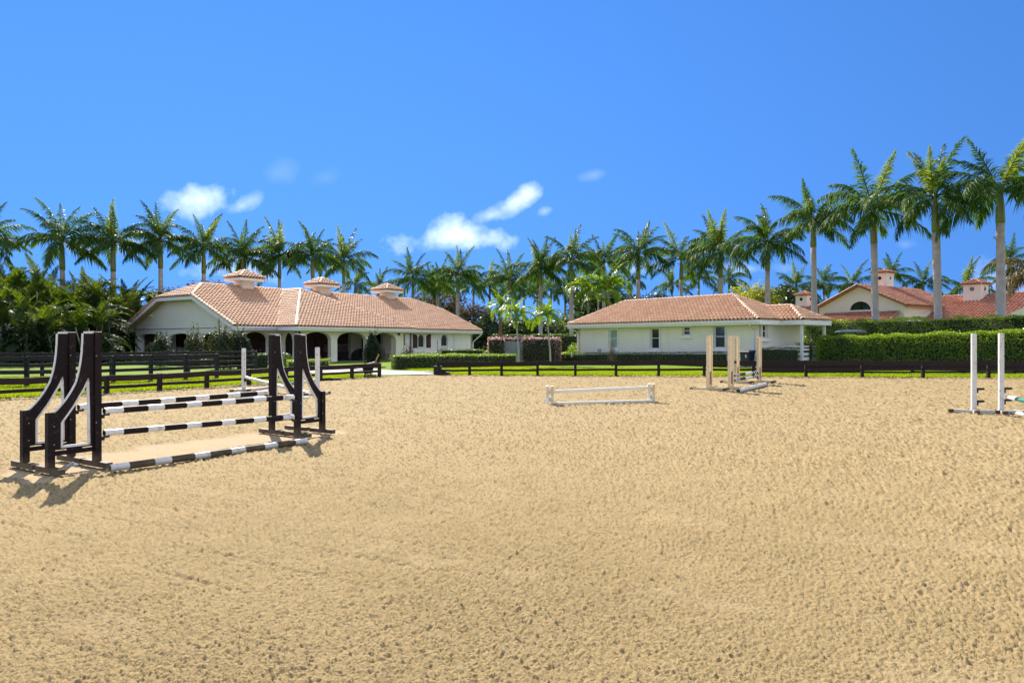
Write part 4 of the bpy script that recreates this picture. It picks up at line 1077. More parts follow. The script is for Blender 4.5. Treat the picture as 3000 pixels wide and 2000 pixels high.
# porch posts and the boarded rail
for p in (D(-PL + .25, T0 + .3, 0), D(-PL + .25, T0 + 2 * PWD - .35, 0)):
    m = MB(); m.box(p + Z * (ktop / 2 + .02), (.15, .15, ktop + .04), KU); m.build('porch_post', M['white'], cottage)
pr0 = D(-PL + .25, T0 + .38, 0); pr1 = D(-PL + .25, T0 + 2 * PWD - .43, 0); pr2 = D(.34, T0 + .3, 0)
for z_, h_ in ((.62, .22), (.92, .20), (1.22, .14), (1.42, .10)):
    m = MB(); m.beam(pr0 + Z * z_, pr1 + Z * z_, .04, h_); m.build('rail_board', M['white'], cottage)
    m = MB(); m.beam(pr2 + Z * z_, D(-PL + .33, T0 + .3, z_), .04, h_); m.build('rail_board', M['white'], cottage)
m = MB(); m.face([D(-PL, T0, .11), D(.3, T0, .11), D(.3, T0 + 2 * PWD, .11), D(-PL, T0 + 2 * PWD, .11)]); m.build('porch_floor', M['floor_in'], cottage)
m = MB(); q = D(0, 0, 0); s_ = along(1757, w0, KU); m.box(w0 + KU * s_ - KV * .05 + Z * (1.0), (.3, .08, .3), KU); m.build('utility_box', M['steel'], cottage)

# ---------------------------------------------------------------- the clubhouse behind the hedges
club = empty('clubhouse', (0, 0, 0), 'white house behind the tall hedges with red tiled roofs and small roof towers', 'building')
A0 = Vector((41.4, 72, 0)); AU = Vector((-.56, .83, 0)).normalized(); AV = Vector((.83, .56, 0)).normalized(); AW = 9.65
def Q(s, t, z): return A0 + AU * s + AV * t + Z * z
ze_, za_ = 5.75, 8.0
gzf = lambda s: ze_ + (za_ - ze_) * (1 - abs(s - AW / 2) / (AW / 2)) - .15
hm = MB(); wa, wb = along(2555, A0, AU), along(2488, A0, AU)
d_ = (A0 + AU * wa).y; z0_, z1_ = 1.75 + 90 / 2000 * d_, 1.75 + 121 / 2000 * d_
arch_wall(hm, Q(0, 0, 0), Q(AW, 0, 0), 0, gzf, .35, [(wa, wb, z0_, z0_ + .05, z1_)], inward=-1, extra=[AW / 2])
arch_wall(hm, Q(0.002, .36, 0), Q(.002, 14, 0), 0, ze_ - .1, .35, [])
hm.build('wall', M['pink_stucco'], club)
g = MB(); k = 16; pts_ = [((wa + wb) / 2 - (wb - wa) / 2 * math.cos(math.pi * i / k), z0_ + .05 + (z1_ - z0_ - .05) * math.sin(math.pi * i / k)) for i in range(k + 1)]
f = MB()
for (a, b), (c, d) in zip(pts_, pts_[1:] + [pts_[0]]): f.beam(A0 + AU * a + Z * b - AV * .03, A0 + AU * c + Z * d - AV * .03, .16, .16, up=AV)
for i in (4, 8, 12): f.beam(A0 + AU * pts_[i][0] + Z * z0_ + AV * .15, A0 + AU * pts_[i][0] + Z * pts_[i][1] + AV * .15, .05, .06, up=AV, mi=1)
fo = f.build('window', [M['pink_stucco'], M['black_plastic']], club)
g.face([A0 + AU * a + Z * b + AV * .2 for a, b in pts_]); g.build('pane', M['glass'], fo)
ov = .45; rdg0, rdg1 = Q(AW / 2, -ov, za_), Q(AW / 2, 13, za_)
rm = MB(); eR0, eR1, eL0, eL1 = Q(-.5, -ov, ze_ - .22), Q(-.5, 13, ze_ - .22), Q(AW + .5, -ov, ze_ - .22), Q(AW + .5, 13, ze_ - .22)
for pl in ([eR0, eR1, rdg1, rdg0], [eL1, eL0, rdg0, rdg1]): poly_slab(rm, pl, .14)
ro = rm.build('roof', M['tile_red'], club)
tiles([eR0, eR1, rdg1, rdg0], ro, .34, .42, m='tile_red', seed=21, scale=1.2)
for a, b in ((rdg0, rdg1), (eR0, rdg0), (eL0, rdg0)): caps(a, b, ro, 'tile_red', single=False, sc=1.3)
# right wing, its slope falling towards the hedge
wz0, wz1 = 3.2, 6.85; e_0, e_1 = Vector((41.9, 75.8, wz0)), Vector((41.9, 75.8, wz0)) - AU * 15 ; r_0, r_1 = Vector((48.6, 80.3, wz1)), Vector((48.6, 80.3, wz1)) - AU * 15
rm = MB(); poly_slab(rm, [e_1, e_0, r_0, r_1], .14); bk0, bk1 = r_0 + AV * 6 - Z * 3.6, r_1 + AV * 6 - Z * 3.6; poly_slab(rm, [bk0, bk1, r_1, r_0], .14)
ro = rm.build('roof', M['tile_red'], club); tiles([e_1, e_0, r_0, r_1], ro, .36, .42, m='tile_red', seed=22, scale=1.3); caps(r_1, r_0, ro, 'tile_red', single=False, sc=1.3)
wm_ = MB(); wm_.beam(e_0 + AV * .9 - Z * 1.7, e_1 + AV * .9 - Z * 1.7, .3, 3.2); wm_.build('wall', M['pink_stucco'], club)
# gable end showing at the far right
s_end = e_1 - AU * .3; gm2 = MB(); q = W(2990, 915, 60)
gm2.hexa([Vector((44.2, 60.5, 3.0)), Vector((47.5, 58, 3.0)), Vector((48.0, 58.6, 3.0)), Vector((44.7, 61.1, 3.0))], [Vector((44.2, 60.5, 4.3)), Vector((47.5, 58, 6.2)), Vector((48.0, 58.6, 6.2)), Vector((44.7, 61.1, 4.3))]); gm2.build('wall', M['pink_stucco'], club)
# lean-to roof under the half-round window
a_, b_ = along(2634, A0, AU), along(2420, A0, AU)
l0, l1 = Q(a_, -.05, 4.85), Q(b_, -.05, 4.85); m0, m1 = Q(a_, -2.6, 3.65), Q(b_, -2.6, 3.65)
rm = MB(); poly_slab(rm, [m0, m1, l1, l0], .12); ro = rm.build('roof', M['tile_red'], club); tiles([m1, m0, l0, l1], ro, .34, .42, m='tile_red', seed=23, scale=1.2); caps(m0, l0, ro, 'tile_red', single=False, sc=1.2)
wm_ = MB(); wm_.beam(Q(a_ + .3, -2.2, 1.8), Q(b_ - .2, -2.2, 1.8), .25, 3.6); wm_.build('wall', M['pink_stucco'], club)
# left rear roof
rm = MB(); x0, x1 = Vector((38.5, 92, 5.0)), Vector((33, 96, 5.0)); poly_slab(rm, [Vector((37, 83, 4.4)), Vector((44, 79.5, 4.4)), Vector((46, 90, 6.6)), Vector((39, 93, 6.6))], .14); ro = rm.build('roof', M['tile_red'], club)
tiles([Vector((37, 83, 4.4)), Vector((44, 79.5, 4.4)), Vector((46, 90, 6.6)), Vector((39, 93, 6.6))], ro, .36, .42, m='tile_red', seed=24, scale=1.2)
def roof_tower(px0, px1, yb, yt, ytop, d, label=None):
    c = W((px0 + px1) / 2, 1000, d); w = (px1 - px0) / 2000 * d / 1.22
    zb, zt, zp = (1.75 + (1000 - y) / 2000 * d for y in (yb, yt, ytop)); c = Vector((c.x, c.y, 0))
    m = MB(); m.box(c + Z * ((zb - .8 + zt) / 2), (w, w, zt - zb + .8), AU); t = m.build('roof_tower', M['pink_stucco'], club)
    m = MB(); m.box(c + Z * (zt - .08), (w + .12, w + .12, .12), AU); m.box(c + Z * (zb + (zt - zb) * .38), (w + .05, w + .05, .05), AU); m.build('tower_moulding', M['pink_stucco'], t)
    for nrm, tang in ((-AV, AU), (-AU, AV)):
        ctr = c + nrm * (w / 2 + .012) + Z * (zb + (zt - zb) * .66); m = MB(); m.face([ctr + tang * math.cos(a) * w * .13 + Z * math.sin(a) * w * .13 for a in [2 * math.pi * i / 16 for i in range(16)]]); m.build('round_window', M['glass'], t)
        m = MB(); pts = [ctr + tang * math.cos(a) * w * .15 + Z * math.sin(a) * w * .15 + nrm * .01 for a in [2 * math.pi * i / 16 for i in range(17)]]; m.tube(pts, .035, 5, caps=False); m.build('window_ring', M['pink_stucco'], t)
    e = w / 2 + .22; cr = [c + AU * a * e + AV * b * e + Z * (zt + .0) for a, b in ((-1, -1), (1, -1), (1, 1), (-1, 1))]; ap = c + Z * (zp + .15); m = MB()
    for i in range(4): m.face([cr[i], cr[(i + 1) % 4], ap])
    m.face(cr[::-1]); m.build('tower_roof', M['tile_red'], t)
    for i in range(4): tiles([cr[i], cr[(i + 1) % 4], ap], t, .28, .34, m='tile_red', seed=30 + i); caps(cr[i], ap, t, 'tile_red', single=False, sc=.8)
roof_tower(2564, 2612, 845, 801, 794, 80); roof_tower(2830, 2887, 874, 834, 822, 75); roof_tower(2336, 2380, 899, 866, 856, 92)
def rebase(root, base):
    base = Vector(base); root.location = base
    for ch in root.children: ch.location = ch.location - base
rebase(stable, B(LN / 2, WD / 2, 0)); rebase(cottage, D(KL / 2, KH, 0)); rebase(club, Q(AW / 2, 6, 0))

# ================================================================ FENCES
def fence(pts, heights, rails, label, m, post=.13, name='fence', postup=.0, group=None, seed=1):
    """rails: list of (top offset from the fence top, board height); posts stand at pts"""
    rs = random.Random(seed); base = Vector(pts[len(pts) // 2]); root = empty(name, base, label, 'fence', group)
    for i, p in enumerate(pts):
        h = heights[i]; mb = MB(); u = (pts[min(i + 1, len(pts) - 1)] - pts[max(i - 1, 0)]).normalized()
        mb.box(Vector(p) - base + Z * ((h + postup - .3) / 2) + Z * rs.uniform(-.01, .01), (post, post, h + postup + .3), u)
        mb.build('post', M[m], root)
    for i in range(len(pts) - 1):
        p, q = Vector(pts[i]), Vector(pts[i + 1]); u = (q - p).normalized(); n = Vector((u.y, -u.x, 0))
        if n.y > 0: n = -n
        for (o, bh) in rails:
            j = rs.uniform(-.02, .02); mb = MB()
            a = p - base + n * (post / 2 + .022) + Z * (heights[i] - o - bh / 2 + j) + u * .006; b = q - base + n * (post / 2 + .022) + Z * (heights[i + 1] - o - bh / 2 + rs.uniform(-.02, .02)) - u * .006
            mid = (a + b) / 2 + Z * rs.uniform(-.02, .005)
            mb.beam(a, mid, .04, bh); mb.beam(mid + u * .001, b, .0396, bh); mb.build('fence_board', M[m], root)
    return root
hl = [.62] * 6 + [.64, .65, .66, .67, .68]
fence(LF, hl, [(0, .20), (.33, .11)], 'low dark brown two-rail arena fence to the left of the driveway gap', 'fence', group='low two-rail arena fences')
hr_ = [.70 + .165 * i / 14 for i in range(15)]
fence(RF, hr_, [(0, .225), (.38, .11)], 'low dark brown two-rail arena fence in front of the cottage and big hedge', 'fence', group='low two-rail arena fences', seed=2)
# a second run along the lane behind the right part of the arena fence
lane = [Vector((13.2 + 2.55 * i, 36.0 - .14 * i, .05)) for i in range(9)]
fence(lane, [.50] * 9, [(0, .26), (.34, .10)], 'second dark fence along the lane, showing between the arena rails below the big hedge', 'fence', seed=3)
pad_pts = [Vector((-30.2, 24.5, .03)), Vector((-25.0, 25.2, .03)), G(78.6, 1135, .03), G(208, 1130, .03), G(332, 1124.5, .03), G(442, 1119.5, .03), G(544, 1114.5, .03), G(635, 1110, .03)]
fence(pad_pts, [1.16] * 8, [(0, .13), (.27, .13), (.54, .13), (.82, .13)], 'black four-board paddock fence ending beside the tall shrubs', 'fence_black', group='black paddock fences', seed=4)
pb = [Vector((-36, 29.5, .03)), Vector((-31, 30.5, .03)), Vector((-26.5, 31.5, .03)), Vector((-22.3, 32.4, .03)), Vector((-19.5, 33.2, .03)), Vector((-17.3, 36.5, .03)), Vector((-15.0, 40.0, .03))]
fence(pb, [1.2] * 7, [(0, .13), (.27, .13), (.54, .13), (.82, .13)], 'black four-board paddock fence farther back, in front of the palm thicket', 'fence_black', group='black paddock fences', seed=5)

# ================================================================ JUMPS
PD = Vector((.529, .849, 0)); QD = Vector((.849, -.529, 0))
def banded_pole(p0, p1, r, bands, label, cat='jump pole', group=None, name='jump_pole', n=12, ends=None):
    """bands: list of (length share, material)"""
    p0, p1 = Vector(p0), Vector(p1); root = empty(name, (p0 + p1) / 2, label, cat, group); o = root.location.copy()
    tot = sum(b[0] for b in bands); s = 0; x = (p1 - p0); x_ = x.normalized()
    for (w, m) in bands:
        mb = MB(); a = p0 + x * (s / tot) - o; s += w; b = p0 + x * (s / tot) - o; mb.tube([a, b], r, n)
        mb.build('painted_band', M[m], root, False)
    # end ring with the wood showing
    mb = MB()
    for e, sg in ((p0, -1), (p1, 1)): mb.tube([e - o + x_ * sg * .001, e - o + x_ * sg * .004], r * .9, n)
    mb.build('pole_end', M['jump_black' if ends is None else ends], root); return root
def ribbon(mb, pts, w, t, axis, mi=0):
    for a, b in zip(pts[:-1], pts[1:]): mb.beam(a, b, t, w, up=axis, mi=mi)
OUT = [(.55, .79), (.50, .835), (.455, .885), (.40, .955), (.355, 1.02), (.31, 1.10), (.27, 1.18), (.245, 1.27), (.225, 1.36), (.205, 1.48), (.192, 1.6), (.184, 1.74), (.18, 1.86)]
HOL = [(.47, .32), (.47, .66), (.43, .72), (.38, .79), (.325, .87), (.28, .945), (.245, 1.01), (.21, 1.07), (.18, 1.125), (.15, 1.19), (.128, 1.24)]
HR_ = [(.090, .30), (.095, .8), (.105, 1.2), (.112, 1.245)]
def interp(tab, z):
    if z <= tab[0][1]: return tab[0][0]
    for (x0, z0), (x1, z1) in zip(tab[:-1], tab[1:]):
        if z0 <= z <= z1: return x0 + (x1 - x0) * (z - z0) / (z1 - z0 + 1e-9)
    return tab[-1][0]
def wing(base, outdir, label, cups, foot_out, group='dark wing standards of the near jump', cup_side=1):
    """wing standard: tall post at base, wing going along outdir; poles rest on its other side"""
    X = Vector(outdir).normalized(); Yv = QD.copy(); root = empty('wing_standard', base, label, 'jump standard', group)
    P = lambda x, y, z: X * x + Yv * y + Z * z
    for nm, x, h in (('tall_post', 0, 1.88), ('short_post', .595, .80)):
        m = MB(); m.box(P(x, 0, h / 2 + .02), (.088, .088, h - .04), X); m.build(nm, M['jump_black'], root)
    zs = sorted(set([.30, .318] + [z for _, z in HOL] + [z for _, z in OUT] + [.4, .5, .6, 1.245] + [1.26])); zs = [z for z in zs if .30 <= z <= 1.86]
    m = MB(); t = .016
    def seg(z0, z1, a0, a1, b0, b1):
        q = [P(a0, -t, z0), P(b0, -t, z0), P(b0, t, z0), P(a0, t, z0)]; w = [P(a1, -t, z1), P(b1, -t, z1), P(b1, t, z1), P(a1, t, z1)]; m.hexa(q, w)
    outx = lambda z: .551 if z < .79 else interp(OUT, z)
    for z0, z1 in zip(zs[:-1], zs[1:]):
        zm = (z0 + z1) / 2
        if .318 <= zm <= 1.245:
            seg(z0, z1, .044, .044, interp(HR_, z0), interp(HR_, z1)); seg(z0, z1, interp(HOL, z0), interp(HOL, z1), outx(z0), outx(z1))
        else: seg(z0, z1, .044, .044, outx(z0), outx(z1))
    # lower rails with a slot between
    seg(.225, .285, .044, .044, .551, .551); seg(.285, .30, .2, .2, .38, .38)
    m.build('wing_panel', M['jump_black'], root)
    m = MB(); ribbon(m, [P(x - .008, 0, z) for x, z in OUT] + [P(.05, 0, 1.868)], .022, .052, Yv)
    m.build('white_edging', M['jump_white'], root)
    m = MB(); ribbon(m, [P(x - .007, 0, z) for x, z in HOL] + [P(.118, 0, 1.252)] + [P(x + .007, 0, z) for x, z in HR_[::-1]] + [P(.09, 0, .325), P(.463, 0, .328)], .02, .048, Yv)
    m.build('white_edging', M['jump_white'], root)
    m = MB(); m.box(P(0, 0, 1.884), (.09, .09, .01), X); m.build('post_cap', M['jump_white'], root)
    for x in (0, .595):
        m = MB(); m.box(P(x, foot_out * .0, .045), (.62 if x else .66, .09, .075), Yv); m.build('foot', M['jump_black'], root)
    m = MB()
    for x, z in ((.03, 1.55), (.03, .62), (.565, .62), (.565, .38)): m.tube([P(x, .044, z), P(x, .05, z)], .008, 6)
    m.build('bolts', M['steel'], root)
    m = MB()
    for k in range(18): m.box(P(-.0445, .0, .3 + k * .078), (.003, .016, .02), X)
    m.build('peg_holes', M['black_plastic'], root)
    for z in cups:
        m = MB(); m.box(P(-.065, 0, z - .085), (.04, .09, .05), X); m.box(P(-.11, 0, z - .068), (.09, .075, .018), X); m.box(P(-.15, 0, z - .048), (.014, .075, .05), X); m.build('pole_cup', M['black_plastic'], root)
    return root
A0j = Vector((-5.82, 9.57, 0)); A1j = Vector((-3.95, 12.57, 0)); BO = -QD * .71
wing(A0j, -PD, 'dark wing standard of the near jump at its close left end', [.78, .47], 1)
wing(A0j + BO, -PD, 'dark wing standard behind the close left one, farther from the sandy foreground', [.80], 1)
wing(A1j, PD, 'dark wing standard at the far right end of the near jump', [.75, .39], 1)
wing(A1j + BO, PD, 'dark wing standard at the far end, half hidden behind its neighbour', [.80], 1)
bw = []
for i in range(11): bw.append((.27, 'jump_white') if i % 2 == 0 else (.39, 'jump_black'))
pg = 'black and white poles of the near jump'
o_ = PD * .10
banded_pole(A0j + o_ + Z * .765, A1j - o_ + Z * .735, .046, bw, 'black and white striped pole, upper one in front on the near jump', group=pg)
banded_pole(A0j + o_ + Z * .455, A1j - o_ + Z * .375, .046, bw, 'black and white striped pole, lower one in front on the near jump', group=pg)
banded_pole(A0j + BO + o_ + Z * .785, A1j + BO - o_ + Z * .785, .046, bw, 'black and white striped pole at the back of the near jump', group=pg)
g0_, g1_ = G(322, 1371, .06), G(897, 1291, .06)
banded_pole(g0_, g1_, .05, bw, 'black and white striped pole lying on the sand before the near jump', group=pg)
m = MB(); q = G(213, 1385, 0); root = empty('pin_cup', q, 'small metal cup dropped on the foot of the close left wing', 'jump cup')
m.tube([Vector((-.05, -.05, .09)), Vector((0, 0, .14)), Vector((.05, .02, .1))], .016, 6); m.box((0, 0, .105), (.10, .06, .03)); m.build('cup', M['steel'], root)

# ---- the far cross rail with two white posts
def white_post(base, h, udir, label, hole_dir=None, feet=True, group=None, w=.105, cupz=(), cup_dir=None, footlen=.9):
    root = empty('post_standard', base, label, 'jump standard', group); u = Vector(udir).normalized(); v = Vector((-u.y, u.x, 0))
    m = MB(); m.box((0, 0, h / 2 + .03), (w, w, h - .06), u); m.box((0, 0, h + .006), (w * .8, w * .8, .012), u); m.build('post', M['jump_white'], root)
    for d, ln, zz in ((u, footlen, .05), (v, footlen * .45, .0505)):
        m = MB(); m.box(Z * zz, (ln, .09, .085), d); m.build('foot', M['jump_white'], root)
        for s in (-1, 1):
            e = MB(); e.box(d * s * (ln / 2 + .055) + Z * (zz + .0), (.11, .096, .09), d); e.build('foot_end', M['jump_black'], root)
    if hole_dir is not None:
        hd = Vector(hole_dir).normalized(); m = MB()
        for k in range(22): m.box(hd * (w / 2 + .001) + Z * (.25 + k * (h - .35) / 22), (.004, .022, .025), hd)
        m.build('peg_holes', M['black_plastic'], root)
    for z in cupz:
        cd = Vector(cup_dir).normalized(); m = MB(); m.box(cd * (w / 2 + .02) + Z * (z - .02), (.035, .07, .12), cd); m.box(cd * (w / 2 + .10) + Z * (z + .02), (.15, .07, .05), cd); m.build('pole_cup', M['black_plastic'], root)
    return root
jl, jr = G(714, 1146), G(930, 1157); jd = (jr - jl).normalized(); jq = Vector((-jd.y, jd.x, 0))
white_post(jl, 1.50, jq, 'white post with peg holes at the left of the far cross rail, before the stable', hole_dir=jd - jq * .2, cupz=(.42,), cup_dir=jd)
white_post(jr, 1.55, jq, 'plain white post at the right of the far cross rail, behind the near jump', cupz=(.42,), cup_dir=-jd)
fw_ = jq * -.07
banded_pole(jl + jd * .1 + Z * .49, jr - jd * .35 + Z * .06 - jq * .06, .05, [(1, 'jump_white')], 'white pole sloping down to the right on the far cross rail', ends='old_white')
banded_pole(jl + jd * .4 + Z * .06 + jq * .07, jr - jd * .08 + Z * .50 + jq * .06, .05, [(.9, 'jump_white'), (1.45, 'jump_green'), (.9, 'jump_white')], 'green and white pole sloping up to the right on the far cross rail', ends='jump_white')
banded_pole(G(690, 1164, .05), G(905, 1166, .05), .05, [(1, 'old_white')], 'weathered white pole lying on the sand before the far cross rail', ends='old_white')
m = MB(); a, b = G(922, 1112, .05), G(1000, 1111, .05); root = empty('timber_beam', (a + b) / 2, 'dark timber beam lying along the left arena fence', 'timber'); o = root.location
m.beam(a - o, b - o, .14, .12); m.build('beam', M['fence'], root)

# ---- small white cavaletti in the middle
def cav_end(base, xdir, label):
    x = Vector(xdir).normalized(); y = Vector((-x.y, x.x, 0)); root = empty('cavaletti_stand', base, label, 'jump stand', 'stands of the small white jump')
    prof = [(.15, 0), (.135, .06), (.095, .16), (.055, .25), (.06, .30), (.105, .40), (.14, .47), (.145, .53)]
    for s in (-.065, .065):
        m = MB()
        for (w0_, z0), (w1_, z1) in zip(prof[:-1], prof[1:]):
            q = lambda a, b, z: x * (s + b) + y * a + Z * z
            m.hexa([q(-w0_, -.04, z0), q(-w0_, .04, z0), q(w0_, .04, z0), q(w0_, -.04, z0)][::-1], [q(-w1_, -.04, z1), q(-w1_, .04, z1), q(w1_, .04, z1), q(w1_, -.04, z1)][::-1])
        m.build('shaped_board', M['jump_cream'] if s > 0 else M['old_white'], root)
    m = MB(); m.box((0, 0, .16), (.14, .10, .12), x); m.box((0, 0, .36), (.14, .10, .1), x); m.build('cross_block', M['old_white'], root); return root
cl, cr_ = G(1611, 1186), G(1908, 1177); cd = (cr_ - cl).normalized()
cav_end(cl, (cd + Vector((.15, -.35, 0))), 'stand with waisted boards at the left end of the small white jump')
cav_end(cr_, (cd + Vector((.15, -.5, 0))), 'stand with waisted boards at the right end of the small white jump')
banded_pole(cl + cd * .0 + Z * .36, cr_ + cd * .02 + Z * .42, .05, [(1, 'old_white')], 'chipped white pole resting across the small white jump', ends='old_white')
f_ = Vector((cd.y, -cd.x, 0)) * .12
banded_pole(cl + f_ + cd * .1 + Z * .045, cr_ + f_ - cd * .05 + Z * .045, .045, [(1, 'old_white')], 'weathered white pole lying under the small white jump', ends='old_white')

# ---- cream plank standards
def plank_standard(base, outdir, label, slots=True):
    X = Vector(outdir).normalized(); Yv = Vector((-X.y, X.x, 0)); root = empty('plank_standard', base, label, 'jump standard', 'cream slotted plank standards')
    P = lambda x, y, z: X * x + Yv * y + Z * z; H_ = 1.97
    for x in (0, .46):
        m = MB(); m.box(P(x, 0, H_ / 2 + .03), (.095, .095, H_ - .06 - (.04 if x else 0)), X); m.build('post', M['jump_cream'], root)
    # slotted board
    m = MB(); t = .02; xs = [.048, .125, .180, .280, .335, .412]; zsl = [(1.72, 1.52), (1.47, 1.27), (1.22, 1.02), (.97, .77)]
    def bx(x0, x1, z0, z1): m.box(P((x0 + x1) / 2, 0, (z0 + z1) / 2), (x1 - x0, .03, z1 - z0), X)
    ztop = 1.94
    for (a, b) in zsl: 
        bx(xs[0], xs[-1], a, ztop); ztop = b
        for i in (0, 2, 4): bx(xs[i], xs[i + 1], b, a)
    bx(xs[0], xs[-1], .66, ztop); m.build('slotted_board', M['jump_cream'], root)
    m = MB(); m.box(P(.23, 0, .425), (.362, .028, .46), X); m.build('lower_panel', M['jump_red'], root, ); root.children[-1]['label'] = 'worn red-brown lower panel'
    m = MB(); m.box(P(.23, 0, .17), (.362, .03, .05), X); m.build('bottom_rail', M['jump_cream'], root)
    m = MB()
    for k in range(28): m.box(P(-.0485, 0, .32 + k * .057), (.004, .028, .028), X)
    m.build('peg_holes', M['black_plastic'], root)
    for x in (0.0, .46):
        m = MB(); m.box(P(x, 0, .045), (1.05, .09, .075), Yv); m.build('foot', M['jump_cream'], root)
        for s in (-1, 1): e = MB(); e.box(P(x, s * .585, .045), (.12, .096, .08), Yv); e.build('foot_end', M['jump_black'], root)
    return root
sA_, sB_ = G(2083, 1141), G(2146, 1139); sC_, sD_ = G(2156, 1122), G(2221, 1121)
jp = (sD_ - sB_).normalized(); jp2 = (sC_ - sA_).normalized()
plank_standard(sB_, -jp, 'cream slotted standard nearest to the arena middle, holding the left ends of the banded poles')
plank_standard(sA_, -jp2, 'cream slotted standard at the far left of the pair jump, holding no pole')
plank_standard(sC_, jp2, 'cream slotted standard at the back, in front of the dark bin')
plank_standard(sD_, jp, 'cream slotted standard at the right end of the banded poles')
bands = [(.25, 'jump_black'), (.14, 'jump_white'), (.14, 'jump_black'), (.14, 'jump_white'), (.14, 'jump_black'), (.14, 'jump_white'), (1.0, 'jump_black'), (1.35, 'jump_white'), (.2, 'jump_black'), (.18, 'jump_white'), (.2, 'jump_black'), (.18, 'jump_white'), (.2, 'jump_black'), (.22, 'jump_white')]
bg_ = 'banded poles of the cream jump'
banded_pole(sB_ + jp * .08 + Z * .48, sD_ - jp * .08 + Z * .47, .052, bands, 'upper black and white banded pole between the cream standards', group=bg_)
banded_pole(sB_ + jp * .08 + Z * .31, sD_ - jp * .08 + Z * .29, .052, bands, 'lower black and white banded pole between the cream standards', group=bg_)
banded_pole(G(2163, 1145, .07), G(2242, 1125, .07), .075, [(1, 'jump_white')], 'thick plain white pole lying on the sand before the cream standards', ends='jump_black')
for p, zc, lb in ((sC_ - jp2 * .07, .88, 'small black pole cup high on the back cream standard'), (sD_ - jp * .07, .42, 'small black cup under the right end of the upper banded pole'), (sD_ - jp * .07, .24, 'small black cup under the right end of the lower banded pole'),
                  (sA_ + jp2 * .08, .8, 'upper empty black cup on the far left cream standard'), (sA_ + jp2 * .08, .36, 'lower empty black cup on the far left cream standard')):
    root = empty('pole_cup', p + Z * zc, lb, 'jump cup', 'pole cups on the cream standards')
    c = MB(); c.box((0, 0, 0), (.07, .07, .10), jp); c.box(-jp * .04 + Z * -.03, (.10, .07, .03), jp); c.build('cup', M['black_plastic'], root)

# ---- white posts at the right edge
e1_, e2_ = G(2853, 1211), G(2933, 1213); ed = Vector((.94, -.33, 0)).normalized(); ep = Vector((-.33, -.94, 0)).normalized()
cup_d = Vector((1, -.12, 0))
white_post(e1_, 1.93, ed, 'tall white post left of its twin at the right edge, with two empty black cups', cupz=(.58, .28), cup_dir=cup_d, w=.10, footlen=.86)
white_post(e2_, 1.94, ed, 'tall white post at the right edge holding the white and green pole', cupz=(.60, .32), cup_dir=cup_d, w=.10, footlen=.86)
pg1 = e2_ + ep * .04 + ed * .12 + Z * .42
banded_pole(pg1, pg1 + ep * 3.5 + ed * .0, .05, [(.62, 'jump_white'), (.8, 'jump_green'), (.6, 'jump_white'), (.8, 'jump_green'), (.62, 'jump_white')], 'white and green pole resting on the right edge post', ends='jump_black')
pg2 = e2_ + ed * .22 + ep * .1 + Z * .06
banded_pole(pg2, pg2 + ep * 3.4 + ed * .3, .05, [(.62, 'jump_white'), (.8, 'jump_green'), (.6, 'jump_white'), (.8, 'jump_green'), (.62, 'jump_white')], 'white and green pole lying on the sand before the right edge post', ends='jump_black')
pg3 = e2_ + ed * .3 - ep * .25 + Z * .05
banded_pole(pg3, pg3 + ed * 2.2 + ep * .5, .045, [(.6, 'jump_white'), (1.6, 'jump_green')], 'white and teal pole lying behind the right edge post', ends='jump_black')

# ================================================================ YARD THINGS
# mounting block
q = G(1270, 1099.3); root = empty('mounting_block', q, 'black three-step mounting block at the end of the right arena fence', 'mounting block')
for i, (x0, x1, h) in enumerate(((0, .37, .45), (.372, .60, .27), (.602, .80, .13))):
    m = MB(); m.box(((x0 + x1) / 2, .25, h / 2), (x1 - x0, .5, h)); m.box(((x0 + x1) / 2 + .01, .25, h + .0125), (x1 - x0 + .02 if i else x1 + .04, .53, .025)); m.build('step', M['black_plastic'], root)
# wheelbarrow tipped on its nose
q = G(1079, 1103); root = empty('wheelbarrow', q, 'tipped wheelbarrow with orange wooden handles on the grass by the driveway', 'wheelbarrow', rz=.25)
m = MB()
tr = [(-.32, .0, .55), (.28, .0, .72), (.20, .0, .18), (-.20, .0, .14)]
P = lambda a, y: Vector((a[0], y, a[2]))
m.face([P(tr[0], -.34), P(tr[1], -.34), P(tr[2], -.22), P(tr[3], -.22)]); m.face([P(tr[0], .34), P(tr[1], .34), P(tr[2], .22), P(tr[3], .22)][::-1])
m.face([P(tr[3], -.22), P(tr[2], -.22), P(tr[2], .22), P(tr[3], .22)]); m.face([P(tr[0], -.34), P(tr[3], -.22), P(tr[3], .22), P(tr[0], .34)]); m.face([P(tr[1], -.34), P(tr[1], .34), P(tr[2], .22), P(tr[2], -.22)])
m.build('tray', M['black_plastic'], root)
m = MB(); c4 = [P(tr[0], -.34), P(tr[1], -.34), P(tr[1], .34), P(tr[0], .34)]
for a, b in zip(c4, c4[1:] + c4[:1]): m.tube([a, b], .022, 6)
m.face([p - Z * .02 for p in c4]); m.build('tray_rim', M['jump_white'], root)
for y in (-.2, .16):
    m = MB(); m.tube([(.10, y, .12), (.30, y * 1.1, .62), (.52, y * 1.25, 1.12)], .022, 6); m.build('handle', M['handle_wood'], root)
m = MB(); pts = [(-.02 + .13 * math.cos(a), 0, .13 + .13 * math.sin(a)) for a in [2 * math.pi * i / 16 for i in range(17)]]; m.tube(pts, .035, 6, caps=False); m.build('wheel', M['black_plastic'], root, True)
m = MB(); m.tube([(-.02, -.2, .13), (-.02, .2, .13)], .02, 6); m.build('axle', M['steel'], root)
